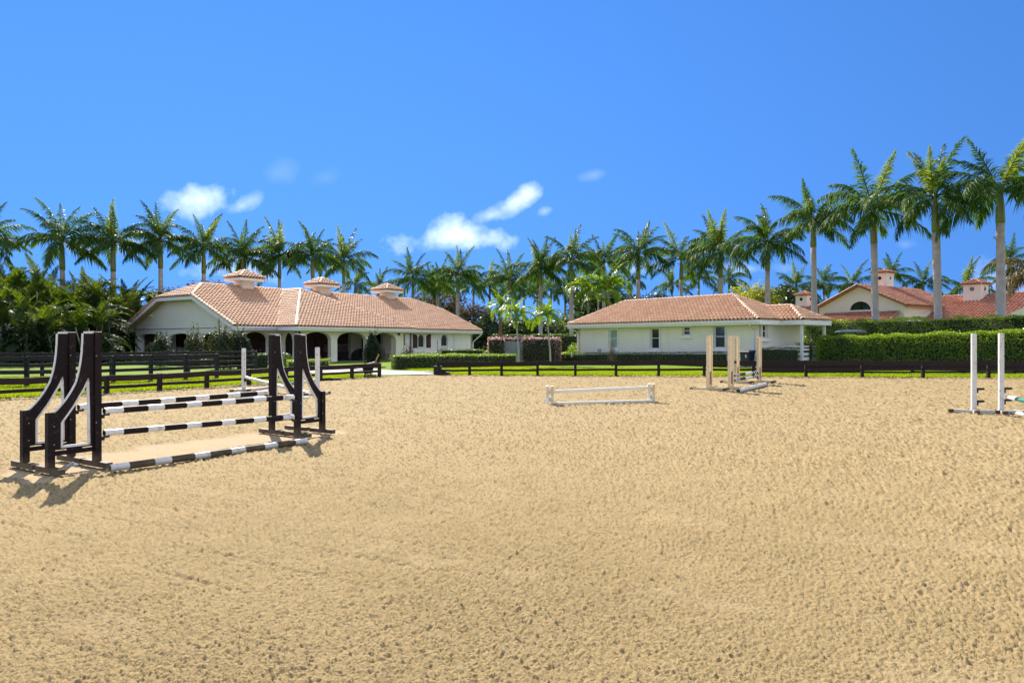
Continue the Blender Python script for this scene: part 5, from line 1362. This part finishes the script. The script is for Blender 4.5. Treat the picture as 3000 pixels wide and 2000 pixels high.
# wheelie bin
kq = D(0, -.62, 0); kb = D(along(2190, kq, KU), -.62, .10); root = empty('wheelie_bin', kb, 'navy wheelie bin with closed lid against the cottage wall', 'bin', rz=math.atan2(KU.y, KU.x) + math.pi)
m = MB(); b = [(-.26, -.3, .06), (.26, -.3, .06), (.26, .26, .06), (-.26, .26, .06)]; t_ = [(-.32, -.36, .98), (.32, -.36, .98), (.32, .34, .98), (-.32, .34, .98)]; m.hexa(b, t_); m.box((0, -.0, .955), (.70, .76, .05)); m.build('body', M['bin'], root)
m = MB(); m.hexa([(-.36, -.42, .985), (.36, -.42, .985), (.36, .38, .985), (-.36, .38, .985)], [(-.30, -.34, 1.07), (.30, -.34, 1.07), (.33, .38, 1.10), (-.33, .38, 1.10)]); m.build('lid', M['bin'], root)
m = MB(); m.tube([(-.3, .44, 1.02), (.3, .44, 1.02)], .02, 6); m.build('handle', M['bin'], root)
for s in (-1, 1): m = MB(); m.tube([(s * .27, .28, .12), (s * .33, .28, .12)], .12, 12); m.build('wheel', M['black_plastic'], root)
m = MB(); m.face([(.06, -.349, .62), (.14, -.352, .62), (.15, -.362, .80), (.10, -.364, .84), (.05, -.362, .80)]); m.build('emblem', M['jump_white'], root)
# golf cart behind the hedge
q = Vector((24.0, 48.4, .1)); root = empty('golf_cart', q, 'golf cart behind the clipped hedge with only its grey roof showing', 'golf cart', rz=-.35)
m = MB(); n = 12
top = []
for i in range(n):
    a = 2 * math.pi * i / n; ca, sa = math.cos(a), math.sin(a); top.append((math.copysign(abs(ca) ** .45, ca), math.copysign(abs(sa) ** .45, sa)))
for (r0, z0, r1, z1) in ((1.0, 2.28, 1.03, 2.33), (1.03, 2.33, .85, 2.42), (.85, 2.42, .45, 2.46)):
    for i in range(n):
        a, b = top[i], top[(i + 1) % n]; m.face([(a[0] * r0, a[1] * r0 * .62, z0), (b[0] * r0, b[1] * r0 * .62, z0), (b[0] * r1, b[1] * r1 * .62, z1), (a[0] * r1, a[1] * r1 * .62, z1)])
m.face([(a[0] * .45, a[1] * .45 * .62, 2.46) for a in top]); m.face([(a[0], a[1] * .62, 2.28) for a in top][::-1])
m.build('canopy', mat('grey_canopy', (.13, .14, .16), (.1, .11, .13), 2, .25, spec=.6), root, True)
for x, y in ((-.85, -.5), (.8, -.5), (.8, .5), (-.85, .5)): m = MB(); m.tube([(x, y, .8), (x * .98, y, 2.28)], .022, 6); m.build('post', M['black_plastic'], root)
m = MB(); m.hexa([(-1.15, -.58, .3), (1.15, -.58, .3), (1.15, .58, .3), (-1.15, .58, .3)], [(-1.1, -.55, .75), (.35, -.55, .72), (.35, .55, .72), (-1.1, .55, .75)]); m.build('body', M['white'], root)
m = MB(); m.box((-.35, 0, .85), (.55, 1.05, .16)); m.box((-.62, 0, 1.12), (.12, 1.05, .5)); m.build('seat', M['wicker_tan'], root)
for x in (-.75, .8):
    for y in (-.5, .5): m = MB(); m.tube([(x, y - .09, .24), (x, y + .09, .24)], .24, 14); m.build('wheel', M['black_plastic'], root)
# porch furniture
def armchair(base, rz, label, mk):
    root = empty('wicker_armchair', base, label, 'armchair', 'wicker armchairs on the porch', rz)
    m = MB(); m.box((0, 0, .2), (.8, .75, .36)); m.build('seat_base', M[mk], root)
    m = MB(); k = 9
    for i in range(k):
        a0, a1 = math.pi * (-.05 + 1.1 * i / k), math.pi * (-.05 + 1.1 * (i + 1) / k); h = lambda a: .62 + .42 * max(0, math.sin(a)) ** .8
        p = lambda a, r, z: (math.cos(a) * .52 * r, -.05 + math.sin(a) * .48 * r, z)
        m.hexa([p(a0, .86, .1), p(a1, .86, .1), p(a1, 1, .1), p(a0, 1, .1)], [p(a0, .86, h(a0)), p(a1, .86, h(a1)), p(a1, 1.06, h(a1) - .05), p(a0, 1.06, h(a0) - .05)])
    m.build('backrest', M[mk], root)
    m = MB(); m.box((0, -.08, .45), (.68, .6, .14)); m.build('cushion', M['cushion' if mk == 'wicker_tan' else 'wicker_dark'], root)
    for x, y in ((-.34, -.3), (.34, -.3), (.34, .3), (-.34, .3)): m = MB(); m.box((x, y, .02), (.06, .06, .1)); m.build('leg', M[mk], root)
def on_porch(px, t, z=.08):
    p = B(0, t, 0); s = along(px, p, U2); return B(s, t, z)
armchair(on_porch(1047, .6), -.3, 'black wicker armchair on the porch beside the dark conical bush', 'wicker_dark')
armchair(on_porch(1134, .1), .6, 'tan and grey wicker armchair under the rightmost arch', 'wicker_tan')
q = on_porch(1013, .9); root = empty('bar_stool', q, 'dark high-backed bar stool inside the middle arch', 'bar stool', rz=.6)
for x, y in ((-.18, -.18), (.18, -.18), (.18, .18), (-.18, .18)): m = MB(); m.tube([(x * 1.15, y * 1.15, 0), (x, y, .75)], .02, 6); m.build('leg', M['black_plastic'], root)
m = MB(); m.box((0, 0, .77), (.42, .42, .06)); m.build('seat', M['wicker_dark'], root); m = MB(); m.box((0, .2, 1.02), (.42, .05, .42)); m.build('backrest', M['wicker_dark'], root); m = MB(); m.box((0, -.2, .3), (.4, .02, .03)); m.box((0, .2, .3), (.4, .02, .03)); m.build('stretcher', M['black_plastic'], root)
q = on_porch(998, 1.3); root = empty('bar_table', q, 'dark high bar table beside the stool inside the middle arch', 'bar table')
m = MB(); m.tube([(0, 0, 1.02), (0, 0, 1.06)], .42, 18); m.build('table_top', M['wicker_dark'], root); m = MB(); m.tube([(0, 0, .04), (0, 0, 1.02)], .04, 8); m.build('pedestal', M['black_plastic'], root); m = MB(); m.tube([(0, 0, 0), (0, 0, .04)], .28, 14); m.build('base', M['black_plastic'], root)

# ================================================================ HEDGES, SHRUBS
def HP(px, d): return (((px - 1500) / 2000) * d, d)
hedge(HP(2391, 45), HP(3130, 38), 1.5, 2.07, 2.50, 'big bright clipped hedge behind the arena fence, right of the cottage', 'hedge', .0, 420, .085, rough=.10, seed=1)
hedge((24.6, 58), (33.9, 43), 1.6, 3.42, 3.50, 'tall darker hedge in front of the clubhouse, rising behind the bright one', 'hedge', .0, 210, .10, rough=.22, seed=2)
# along the cottage front
ch = lambda s, t: D(s, t, 0)
p1 = ch(2.2, -.75); p0 = ch(KL - .6, -.75)
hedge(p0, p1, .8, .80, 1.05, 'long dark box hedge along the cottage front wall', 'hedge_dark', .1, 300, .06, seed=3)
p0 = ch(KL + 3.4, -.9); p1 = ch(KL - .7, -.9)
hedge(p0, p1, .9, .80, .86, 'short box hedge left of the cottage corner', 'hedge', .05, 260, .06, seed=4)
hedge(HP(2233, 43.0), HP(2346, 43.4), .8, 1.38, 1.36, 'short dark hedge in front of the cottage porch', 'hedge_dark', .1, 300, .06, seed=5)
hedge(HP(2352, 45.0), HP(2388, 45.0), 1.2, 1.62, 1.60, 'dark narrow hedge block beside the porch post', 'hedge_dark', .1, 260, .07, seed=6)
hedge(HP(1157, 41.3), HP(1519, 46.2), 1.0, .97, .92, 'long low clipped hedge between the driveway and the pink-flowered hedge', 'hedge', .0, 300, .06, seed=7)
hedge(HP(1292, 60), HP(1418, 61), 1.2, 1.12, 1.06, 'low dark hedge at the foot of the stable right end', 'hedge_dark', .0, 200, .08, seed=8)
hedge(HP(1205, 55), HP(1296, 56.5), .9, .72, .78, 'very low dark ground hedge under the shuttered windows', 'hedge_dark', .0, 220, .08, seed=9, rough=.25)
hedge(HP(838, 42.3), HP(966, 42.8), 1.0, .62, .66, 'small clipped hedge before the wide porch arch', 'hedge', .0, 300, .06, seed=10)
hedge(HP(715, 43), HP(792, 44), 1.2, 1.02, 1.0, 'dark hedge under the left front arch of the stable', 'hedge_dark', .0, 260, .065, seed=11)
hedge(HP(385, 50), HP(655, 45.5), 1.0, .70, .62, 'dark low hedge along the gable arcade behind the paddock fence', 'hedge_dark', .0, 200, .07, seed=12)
hedge(HP(1428, 56), HP(1480, 56), 2.0, 2.02, 2.05, 'pink-flowered vine block left of the grey board panel', 'flower_leaf', .0, 200, .09, seed=13, flowers=85, rough=.15, group='bougainvillea blocks')
hedge(HP(1527, 56), HP(1627, 55), 2.0, 2.10, 2.06, 'pink-flowered vine block right of the grey board panel', 'flower_leaf', .0, 200, .09, seed=14, flowers=85, rough=.15, group='bougainvillea blocks')
hedge(HP(1476, 57.0), HP(1530, 57.0), 1.0, 2.06, 2.06, 'pink flowers trailing over the top of the grey board panel', 'flower_leaf', 1.75, 200, .09, seed=15, flowers=90, rough=.1)
root = empty('board_screen', (*HP(1503, 56.5), 0), 'grey weathered board panel between the two flowering blocks', 'screen')
w_ = (1530 - 1474) / 2000 * 56.5; nb = 9
for i in range(nb): m = MB(); m.box((-w_ / 2 + (i + .5) * w_ / nb, (i % 2) * .012, .9), (w_ / nb - .012, .04, 1.75)); m.build('board', M['grey_wood'], root)
m = MB(); m.box((0, .05, .5), (w_, .05, .12)); m.box((0, .05, 1.4), (w_, .05, .12)); m.build('back_rail', M['grey_wood'], root)
hedge(HP(1440, 66), HP(1712, 64), 1.5, 2.45, 2.40, 'taller dark hedge behind the pink-flowered blocks', 'hedge_dark', .0, 130, .10, seed=16, rough=.1)

shrub((*HP(468, 47), 0), .75, .75, 1.12, 'thin twiggy shrub nearest the left gable corner', 'shrub_dark', 2600, .15, 7, 1, core=.3)
shrub((*HP(571, 45), 0), .72, .72, 1.18, 'loose grey-green shrub before the middle of the gable arcade', 'shrub', 4200, .12, 6, 2, core=.35)
shrub((*HP(655, 42), 0), .85, .8, 1.28, 'large dense oval shrub at the end of the paddock fence', 'shrub', 7000, .12, 4, 3, core=.4)
shrub((*HP(676, 42.6), 0), .5, .5, 1.12, 'reddish shrub between the large oval shrub and the dark green one', 'shrub_red', 3200, .11, 1, 4, core=.4)
shrub((*HP(704, 42.8), 0), .75, .7, 1.22, 'dark blue-green oval shrub at the stable corner', 'shrub_dark', 6000, .12, 2, 5, core=.4)
shrub((*HP(838, 45), 0), .52, .5, .52, 'small rounded bush beside the narrow pointed arch', 'hedge_dark', 1500, .07, 0, 6, core=.7)
shrub((*HP(1091, 46.5), 0), .85, .8, 1.18, 'dark conical bush between the porch arches', 'shrub_dark', 7000, .12, 3, 7, core=.35, taper=.55)
shrub((*HP(1194, 50), 0), .5, .5, .72, 'spiky round bush at the end column of the porch', 'shrub_red', 1500, .09, 3, 8, core=.4)
shrub((*HP(1794, 46.5), 0.05), .45, .4, .66, 'small bare reddish shrub before the leftmost cottage window', 'tree_grey', 330, .05, 9, 9, core=.2)
shrub((*HP(1690, 60), 0), 1.0, .8, .9, 'bright green bush at the left corner of the cottage', 'hedge', 1500, .12, 2, 10, core=.4)

# ================================================================ PALMS
rows = [
 # px of crown, y crownshaft top, y crownshaft bottom, px of trunk foot, distance, radius, label, group, fronds
 (2930, 549, 653, 2933, 47.0, .285, 'tallest royal palm, its grey trunk rising at the right end of the tall hedge', 0, 15),
 (2739, 569, 680, 2751, 50.0, .27, 'royal palm second in from the right edge, behind the tall hedge', 0, 15),
 (2558, 605, 712, 2567, 55.0, .26, 'royal palm whose trunk crosses the white clubhouse gable', 0, 14),
 (2382, 639, 723, 2387, 60.0, .25, 'royal palm between the cottage porch and the clubhouse gable', 0, 15),
 (2249, 703, 792, 2248, 66.0, .25, 'royal palm with hanging fronds above the right slope of the cottage roof', 0, 15),
 (2111, 729, 813, 2112, 72.0, .26, 'full-crowned royal palm behind the middle of the cottage ridge', 0, 17),
 (1996, 752, 818, 1996, 78.0, .23, 'royal palm with a ragged open crown above the cottage ridge', 0, 12),
 (1870, 737, 817, 1870, 77.0, .25, 'royal palm with a wide forked crown near the left end of the cottage ridge', 0, 15),
 (1769, 763, 831, 1769, 86.0, .21, 'slim royal palm between two stouter ones left of the cottage ridge', 0, 14),
 (1674, 755, 828, 1674, 80.0, .25, 'royal palm with one upright frond rising at the left corner of the cottage', 0, 15),
 (1584, 781, 835, 1584, 84.0, .25, 'royal palm standing right above the pink-flowered hedge', 0, 15),
 (1492, 815, 861, 1494, 92.0, .23, 'royal palm above the grey board panel and left small palm', 0, 15),
 (1341, 797, 857, 1341, 92.0, .25, 'royal palm with a pale lower trunk beside the right slope of the stable roof', 0, 15),
 (1283, 825, 860, 1283, 100.0, .22, 'royal palm with a pale trunk just left of the brighter one over the stable roof', 0, 13),
 (1209, 809, 890, 1209, 92.0, .20, 'royal palm right of the third roof cupola of the stable', 0, 15),
 (181, 696, 790, 186, 72.0, .28, 'royal palm with a brown crownshaft in the left row above the palm thicket', 1, 16),
 (331, 704, 795, 333, 73.0, .27, 'royal palm in the left row with a full round crown', 1, 17),
 (470, 696, 785, 472, 75.0, .26, 'royal palm standing just left of the stable gable peak', 1, 16),
 (597, 719, 800, 597, 78.0, .25, 'royal palm left of the first roof cupola with a low hanging frond', 1, 16),
 (711, 744, 815, 711, 82.0, .21, 'royal palm directly behind the first roof cupola', 1, 15),
 (819, 744, 815, 819, 84.0, .22, 'royal palm between the first and second roof cupolas', 1, 15),
 (916, 742, 811, 916, 84.0, .24, 'royal palm left of the second roof cupola with a wide crown', 1, 16),
 (1007, 762, 830, 1007, 90.0, .21, 'smaller royal palm between the second and third roof cupolas', 1, 14),
 (-40, 690, 790, -40, 72.0, .28, 'royal palm cut off by the left picture edge', 1, 16),
]
GR = ['royal palms in a row behind the cottage and hedges', 'royal palms in a row behind the stable', 'distant palms on the skyline', 'small yard palms']
for i, (px, y1, y0, fx, d, r, lb, g, nf) in enumerate(rows):
    base = W(fx, 1000, d); base.z = 0; top = W(px, y1, d); z0 = 1.75 + (1000 - y0) / 2000 * d
    royal_palm(base, z0, top.z, r, top, lb, GR[g], 20 + i, nf + 3, {0: 1.14, 1: 1.18}[g] * random.Random(i).uniform(.92, 1.08) * (.98 if d > 85 else 1.0), droopy=.3 if nf > 14 else .0)
far = [(2334, 833, 105, 'distant palm left of the leftmost clubhouse tower', 4.2), (2414, 829, 105, 'distant palm behind the left slope of the clubhouse gable', 4.2), (2497, 829, 108, 'distant palm right above the clubhouse gable peak', 4.2),
       (2612, 800, 108, 'distant palm behind the middle clubhouse tower', 4.2), (2705, 825, 105, 'distant palm between the middle and right clubhouse towers', 4.2), (2829, 836, 98, 'distant wide palm behind the right clubhouse tower', 4.6),
       (2956, 762, 90, 'distant palm with a tall trunk at the right edge, behind the tallest palm', 4.0), (1272, 836, 118, 'distant palm with a thin green trunk over the stable right slope', 4.0), (1330, 838, 120, 'distant thin palm hidden behind the pale-trunked palm', 3.8),
       (1387, 835, 110, 'distant palm right of the pale-trunked palm by the stable', 4.0), (1435, 826, 110, 'distant palm above the dark bushes right of the stable', 4.0), (1482, 842, 125, 'distant thin palm overlapping the palm above the board panel', 4.0),
       (1535, 848, 118, 'distant palm above the gap between the two small yard palms', 4.0), (1574, 838, 125, 'distant thin palm just left of the palm above the flowering hedge', 4.0), (1614, 846, 118, 'distant palm above the right small yard palm', 4.0),
       (1656, 848, 116, 'distant palm just left of the cottage left corner palm', 4.0), (1969, 828, 112, 'distant palm above the cottage roof, left of the ragged crown', 3.8), (2047, 812, 105, 'distant dark palm with a tall narrow crown above the cottage ridge', 4.0),
       (1843, 818, 105, 'distant dark palm half hidden behind the forked crown', 4.0), (2136, 815, 108, 'distant palm right of the full-crowned palm', 4.0), (1694, 830, 118, 'distant palm behind the arching bright fronds', 3.6),
       (1783, 830, 112, 'distant palm between the slim palm and the forked crown', 3.6), (1112, 835, 112, 'distant palm between the stable cupolas two and three', 3.6), (1040, 830, 100, 'sparse pale palm right of the smaller stable palm', 3.6)]
for i, (px, y1, d, lb, L) in enumerate(far):
    base = W(px, 1000, d); base.z = 0; top = W(px, y1, d)
    royal_palm(base, top.z - 1.7, top.z, .19, top, lb, GR[2], 70 + i, 12, L / 4.1 * 1.02, droopy=.2, smooth_n=10)
base = W(3010, 1000, 52); base.z = 0; top = W(3016, 762, 52)
royal_palm(base, top.z - .6, top.z, .25, top, 'brownish drying palm mostly beyond the right picture edge', None, 99, 16, .8, dry=True, name='date_palm')

def small_palm(base, crown, label, seed, nf=13, size=1.0, stem='stem', r=.058, mk=None, group='small yard palms'):
    rs = random.Random(seed); root = empty('small_palm', base, label, 'palm tree', group); b = Vector((0, 0, 0)); c = Vector(crown) - Vector(base); m = MB()
    m.tube([b - Z * .1, b + Z * .3, b.lerp(c, .35) + Vector((.04, 0, 0)), b.lerp(c, .7), c * 1.0], [r * 1.4, r * 1.1, r, r * .9, r * .75], 9); m.build('trunk', M[stem], root, True)
    az = rs.uniform(0, 6)
    for i in range(nf):
        az += 2.4 + rs.uniform(-.25, .25); cls = min(4, int(i / nf * 4.6 + rs.uniform(0, .5))); put_frond(arch_f[cls], root, c + Z * .02, az, rs.uniform(-.3, .3), size * rs.uniform(.85, 1.1))
    return root
small_palm(G(1520, 1078), W(1513, 922, 44.9), 'small yard palm with a pale thin trunk standing left, before the flowering hedge', 1, 13, 1.0)
small_palm(G(1613, 1073), W(1604, 930, 47.9), 'small yard palm with a pale thin trunk standing right, before the flowering hedge', 2, 14, 1.0)
small_palm(Vector((*HP(1463, 62), 0)), W(1468, 900, 62), 'small yard palm with a reddish fibrous trunk behind the flowering hedge', 3, 12, 1.25, 'brown_stem', .16)
small_palm(Vector((*HP(1724, 74), 0)), W(1724, 850, 74), 'bright arching palm behind the left end of the cottage roof', 4, 11, 1.9, 'crownshaft', .13, group='bright arching palms')
small_palm(Vector((*HP(1783, 72), 0)), W(1782, 848, 72), 'bright arching palm right of its twin over the cottage roof', 5, 12, 2.2, 'stem', .17, group='bright arching palms')
small_palm(Vector((*HP(1752, 70), 0)), W(1753, 880, 70), 'thin bright palm between the two arching ones', 6, 8, 1.5, 'stem', .12, group='bright arching palms')

# areca thicket on the left
ar = [(-95, 60, 9.6), (-45, 57, 9.2), (8, 60, 9.6), (48, 56, 8.6), (85, 61, 9.0), (112, 55, 7.6), (150, 59, 7.8), (190, 57, 7.6), (228, 61, 7.8), (262, 57, 7.4), (298, 60, 7.9), (330, 57, 7.2), (348, 63, 7.6), (385, 72, 8.6), (425, 76, 8.9), (470, 80, 8.7), (520, 84, 8.8), (25, 68, 9.8), (130, 68, 8.8), (215, 68, 8.6), (305, 69, 8.6), (-10, 50, 6.0), (90, 49, 5.2), (180, 50, 5.0), (265, 51, 5.0)]
al = ['areca clump cut off by the left picture edge', 'tall areca clump by the left picture edge', 'highest areca clump with yellow-green tips near the left edge', 'areca clump just right of the highest yellow-green one', 'areca clump behind the left wing standards', 'lower areca clump left of the brown crownshaft palm',
      'areca clump at the foot of the brown crownshaft palm', 'areca clump right of the brown crownshaft palm', 'areca clump with upright yellow spears between two royal palms', 'areca clump left of the full round royal palm', 'areca clump below the full round royal palm', 'areca clump right of the full round royal palm',
      'areca clump touching the left eave of the stable', 'areca clump rising behind the stable left roof slope', 'areca clump behind the clipped gable peak', 'areca clump peeping over the stable gable peak', 'areca clump farthest right behind the stable ridge', 'rear areca clump showing at the far left', 'rear areca clump behind the brown crownshaft palm', 'rear areca clump between two royal palms', 'rear areca clump behind the full round royal palm',
      'low dark areca clump at the far left above the paddock fence', 'low dark areca clump behind the left wing standards', 'low dark areca clump right of the near wing standards', 'low dark areca clump left of the stable arcade']
for i, (px, d, hh) in enumerate(ar):
    base = W(px, 1000, d); base.z = 0
    areca(base, hh * .95, 1.35, al[i], 'areca palm clumps in the left thicket', 200 + i, 60 if i < 17 else 48, 6)
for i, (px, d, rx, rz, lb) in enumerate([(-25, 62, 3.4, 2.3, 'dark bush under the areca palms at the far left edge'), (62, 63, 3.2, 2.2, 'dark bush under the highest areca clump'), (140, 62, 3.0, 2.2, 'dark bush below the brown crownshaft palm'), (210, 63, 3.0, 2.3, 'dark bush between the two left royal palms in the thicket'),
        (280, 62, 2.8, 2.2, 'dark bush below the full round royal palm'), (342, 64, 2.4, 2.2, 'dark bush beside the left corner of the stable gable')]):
    b_ = W(px, 1000, d); shrub((b_.x, b_.y, 0), rx, 1.5, rz, lb, 'areca_shaded', 6500, .34, 0, 40 + i, 'bush', .45, 'dark bushes filling the palm thicket', cat='bush')
# ================================================================ BROAD TREES
bt = [(40, 80, 8.4, 5, 3.9, 'dark broad tree behind the left end of the palm thicket', 'tree'), (170, 82, 8.2, 5.5, 4.0, 'dark broad tree behind the middle of the palm thicket', 'tree'), (310, 84, 8.6, 5.5, 4.2, 'dark broad tree behind the right end of the palm thicket', 'tree'),
      (620, 100, 11.6, 7.0, 3.4, 'thin grey-brown leafed tree behind the stable gable peak', 'tree_grey'), (520, 104, 11.2, 6, 3.4, 'thin grey-brown leafed tree left of the gable peak', 'tree_grey'), (860, 100, 9.4, 5, 3, 'low dark tree between the first and second cupolas', 'tree'), (960, 104, 9.8, 4.5, 3, 'low dark tree behind the second cupola', 'tree'),
      (1190, 108, 10.2, 5, 3.6, 'grey-green tree behind the third cupola', 'tree_grey'), (1290, 110, 11.0, 6, 4.2, 'large grey-green tree right of the third cupola', 'tree_grey'), (1385, 104, 8.6, 5, 3.8, 'grey-green bushy tree by the stable right slope', 'tree_grey'),
      (1395, 84, 4.9, 4.5, 2.7, 'dark evergreen tree at the right end of the stable', 'tree'), (1465, 88, 6.0, 4.5, 3.2, 'dark evergreen tree behind the pink-flowered hedge', 'tree'), (1540, 90, 5.6, 5, 3.0, 'dark evergreen tree behind the left small yard palm', 'tree'), (1625, 88, 5.4, 5, 2.9, 'dark evergreen tree behind the right small yard palm', 'tree'), (1700, 92, 6.4, 5, 3.4, 'dark evergreen tree behind the left corner of the cottage', 'tree'),
      (1722, 112, 12.2, 5.5, 5.0, 'dark broad tree above the cottage roof left slope', 'tree'), (1800, 108, 12.6, 6.0, 5.6, 'dark rounded tree right of the forked crown palm', 'tree'), (1895, 104, 10.2, 5.5, 4.6, 'dark broad tree on the cottage ridge, left of the ragged palm', 'tree'), (2060, 112, 9.2, 5.5, 4.0, 'low dark tree behind the middle of the cottage ridge', 'tree'),
      (2195, 84, 10.2, 4.4, 4.0, 'bright yellow-green tree above the right slope of the cottage', 'tree_yellow'), (2270, 98, 11.0, 4.6, 4.4, 'dark green tree right of the bright yellow-green one', 'tree'), (2345, 100, 10.2, 4.4, 4.2, 'dark green tree behind the leftmost clubhouse tower', 'tree'), (2440, 104, 8.8, 4.6, 3.8, 'yellow-green tree behind the left clubhouse slope', 'tree_yellow'),
      (2575, 112, 9.0, 5, 3.6, 'green tree behind the clubhouse ridge', 'tree'), (2705, 108, 9.6, 4.2, 3.4, 'yellow-green bush tree left of the second palm from the right', 'tree_yellow'), (2790, 106, 10.2, 4.4, 3.6, 'yellow-green bush tree left of the right clubhouse tower', 'tree_yellow'), (2895, 106, 9.9, 4.2, 3.6, 'yellow-green bush tree right of the right clubhouse tower', 'tree_yellow'), (3000, 110, 9.0, 5, 3.4, 'green tree at the right picture edge behind the red roof', 'tree')]
for i, (px, d, hh, rx, rz, lb, mk) in enumerate(bt):
    base = W(px, 1000, d); base.z = 0
    broad_tree(base, hh, rx, rz, lb, mk, i, n=3200 if mk == 'tree_grey' else 5200, leafsz=.085, hollow=.35 if mk == 'tree_grey' else .5)
# far-off wood closing the horizon
rs = np.random.RandomState(5); n = 26000; az = rs.uniform(R(-50), R(50), n); d = rs.uniform(150, 175, n); tz = 3.6 + 2.6 * vnoise(az * 40, az * 0, 3) + 1.6 * vnoise(az * 120, az * 0, 4)
c = np.column_stack([np.sin(az) * d, np.cos(az) * d, tz * rs.rand(n) ** .6]); v, f = leaf_quads(c, np.tile(np.array([0, -1., .5]), (n, 1)), 1.5, .6, rs, .6)
tag(link('distant_wood', npmesh('distant_wood', v, f), M['tree']), kind='stuff')

# ================================================================ GRASS
rs = np.random.RandomState(8)
def scatter(poly, dens):
    p = np.array([(q[0], q[1]) for q in poly]); lo, hi = p.min(0), p.max(0); n = int((hi - lo).prod() * dens); a = lo + rs.rand(n, 2) * (hi - lo)
    k = inside([tuple(q) for q in p], a[:, 0], a[:, 1]); return a[k]
lf = [(q.x, q.y + .18) for q in LF]; rf_ = [(q.x, q.y + .18) for q in RF]
A_ = scatter(lf + [(HP(1050, 36)), (-13, 36), (-20, 33), (-30, 30)], 420)
B_ = scatter(rf_[:-1] + [(26, 36), (20, 41.5), (10, 43), (3, 44.5), (-4, 46), (-6.5, 41.5)], 420)
xy = np.concatenate([A_, B_]); dp = [(q.x, q.y) for q in drive_poly]
xy[:, 1] += (vnoise(xy[:, 0] / .35, xy[:, 0] * 0, 77) - .6) * .35
k = ~inside(dp, xy[:, 0], xy[:, 1]); xy = xy[k]; n = len(xy); hgt = rs.uniform(.05, .12, n); an = rs.uniform(0, 6.28, n); w = rs.uniform(.012, .022, n); tl = rs.normal(0, .035, (n, 2))
v = np.zeros((n, 3, 3)); v[:, 0, :2] = xy + np.column_stack([np.cos(an), np.sin(an)]) * w[:, None]; v[:, 1, :2] = xy - np.column_stack([np.cos(an), np.sin(an)]) * w[:, None]; v[:, 2, :2] = xy + tl; v[:, :2, 2] = .03; v[:, 2, 2] = .045 + hgt
f = np.arange(n * 3).reshape(n, 3); tag(link('lawn_grass', npmesh('lawn_grass', v.reshape(-1, 3), f), M['grass']), kind='stuff')
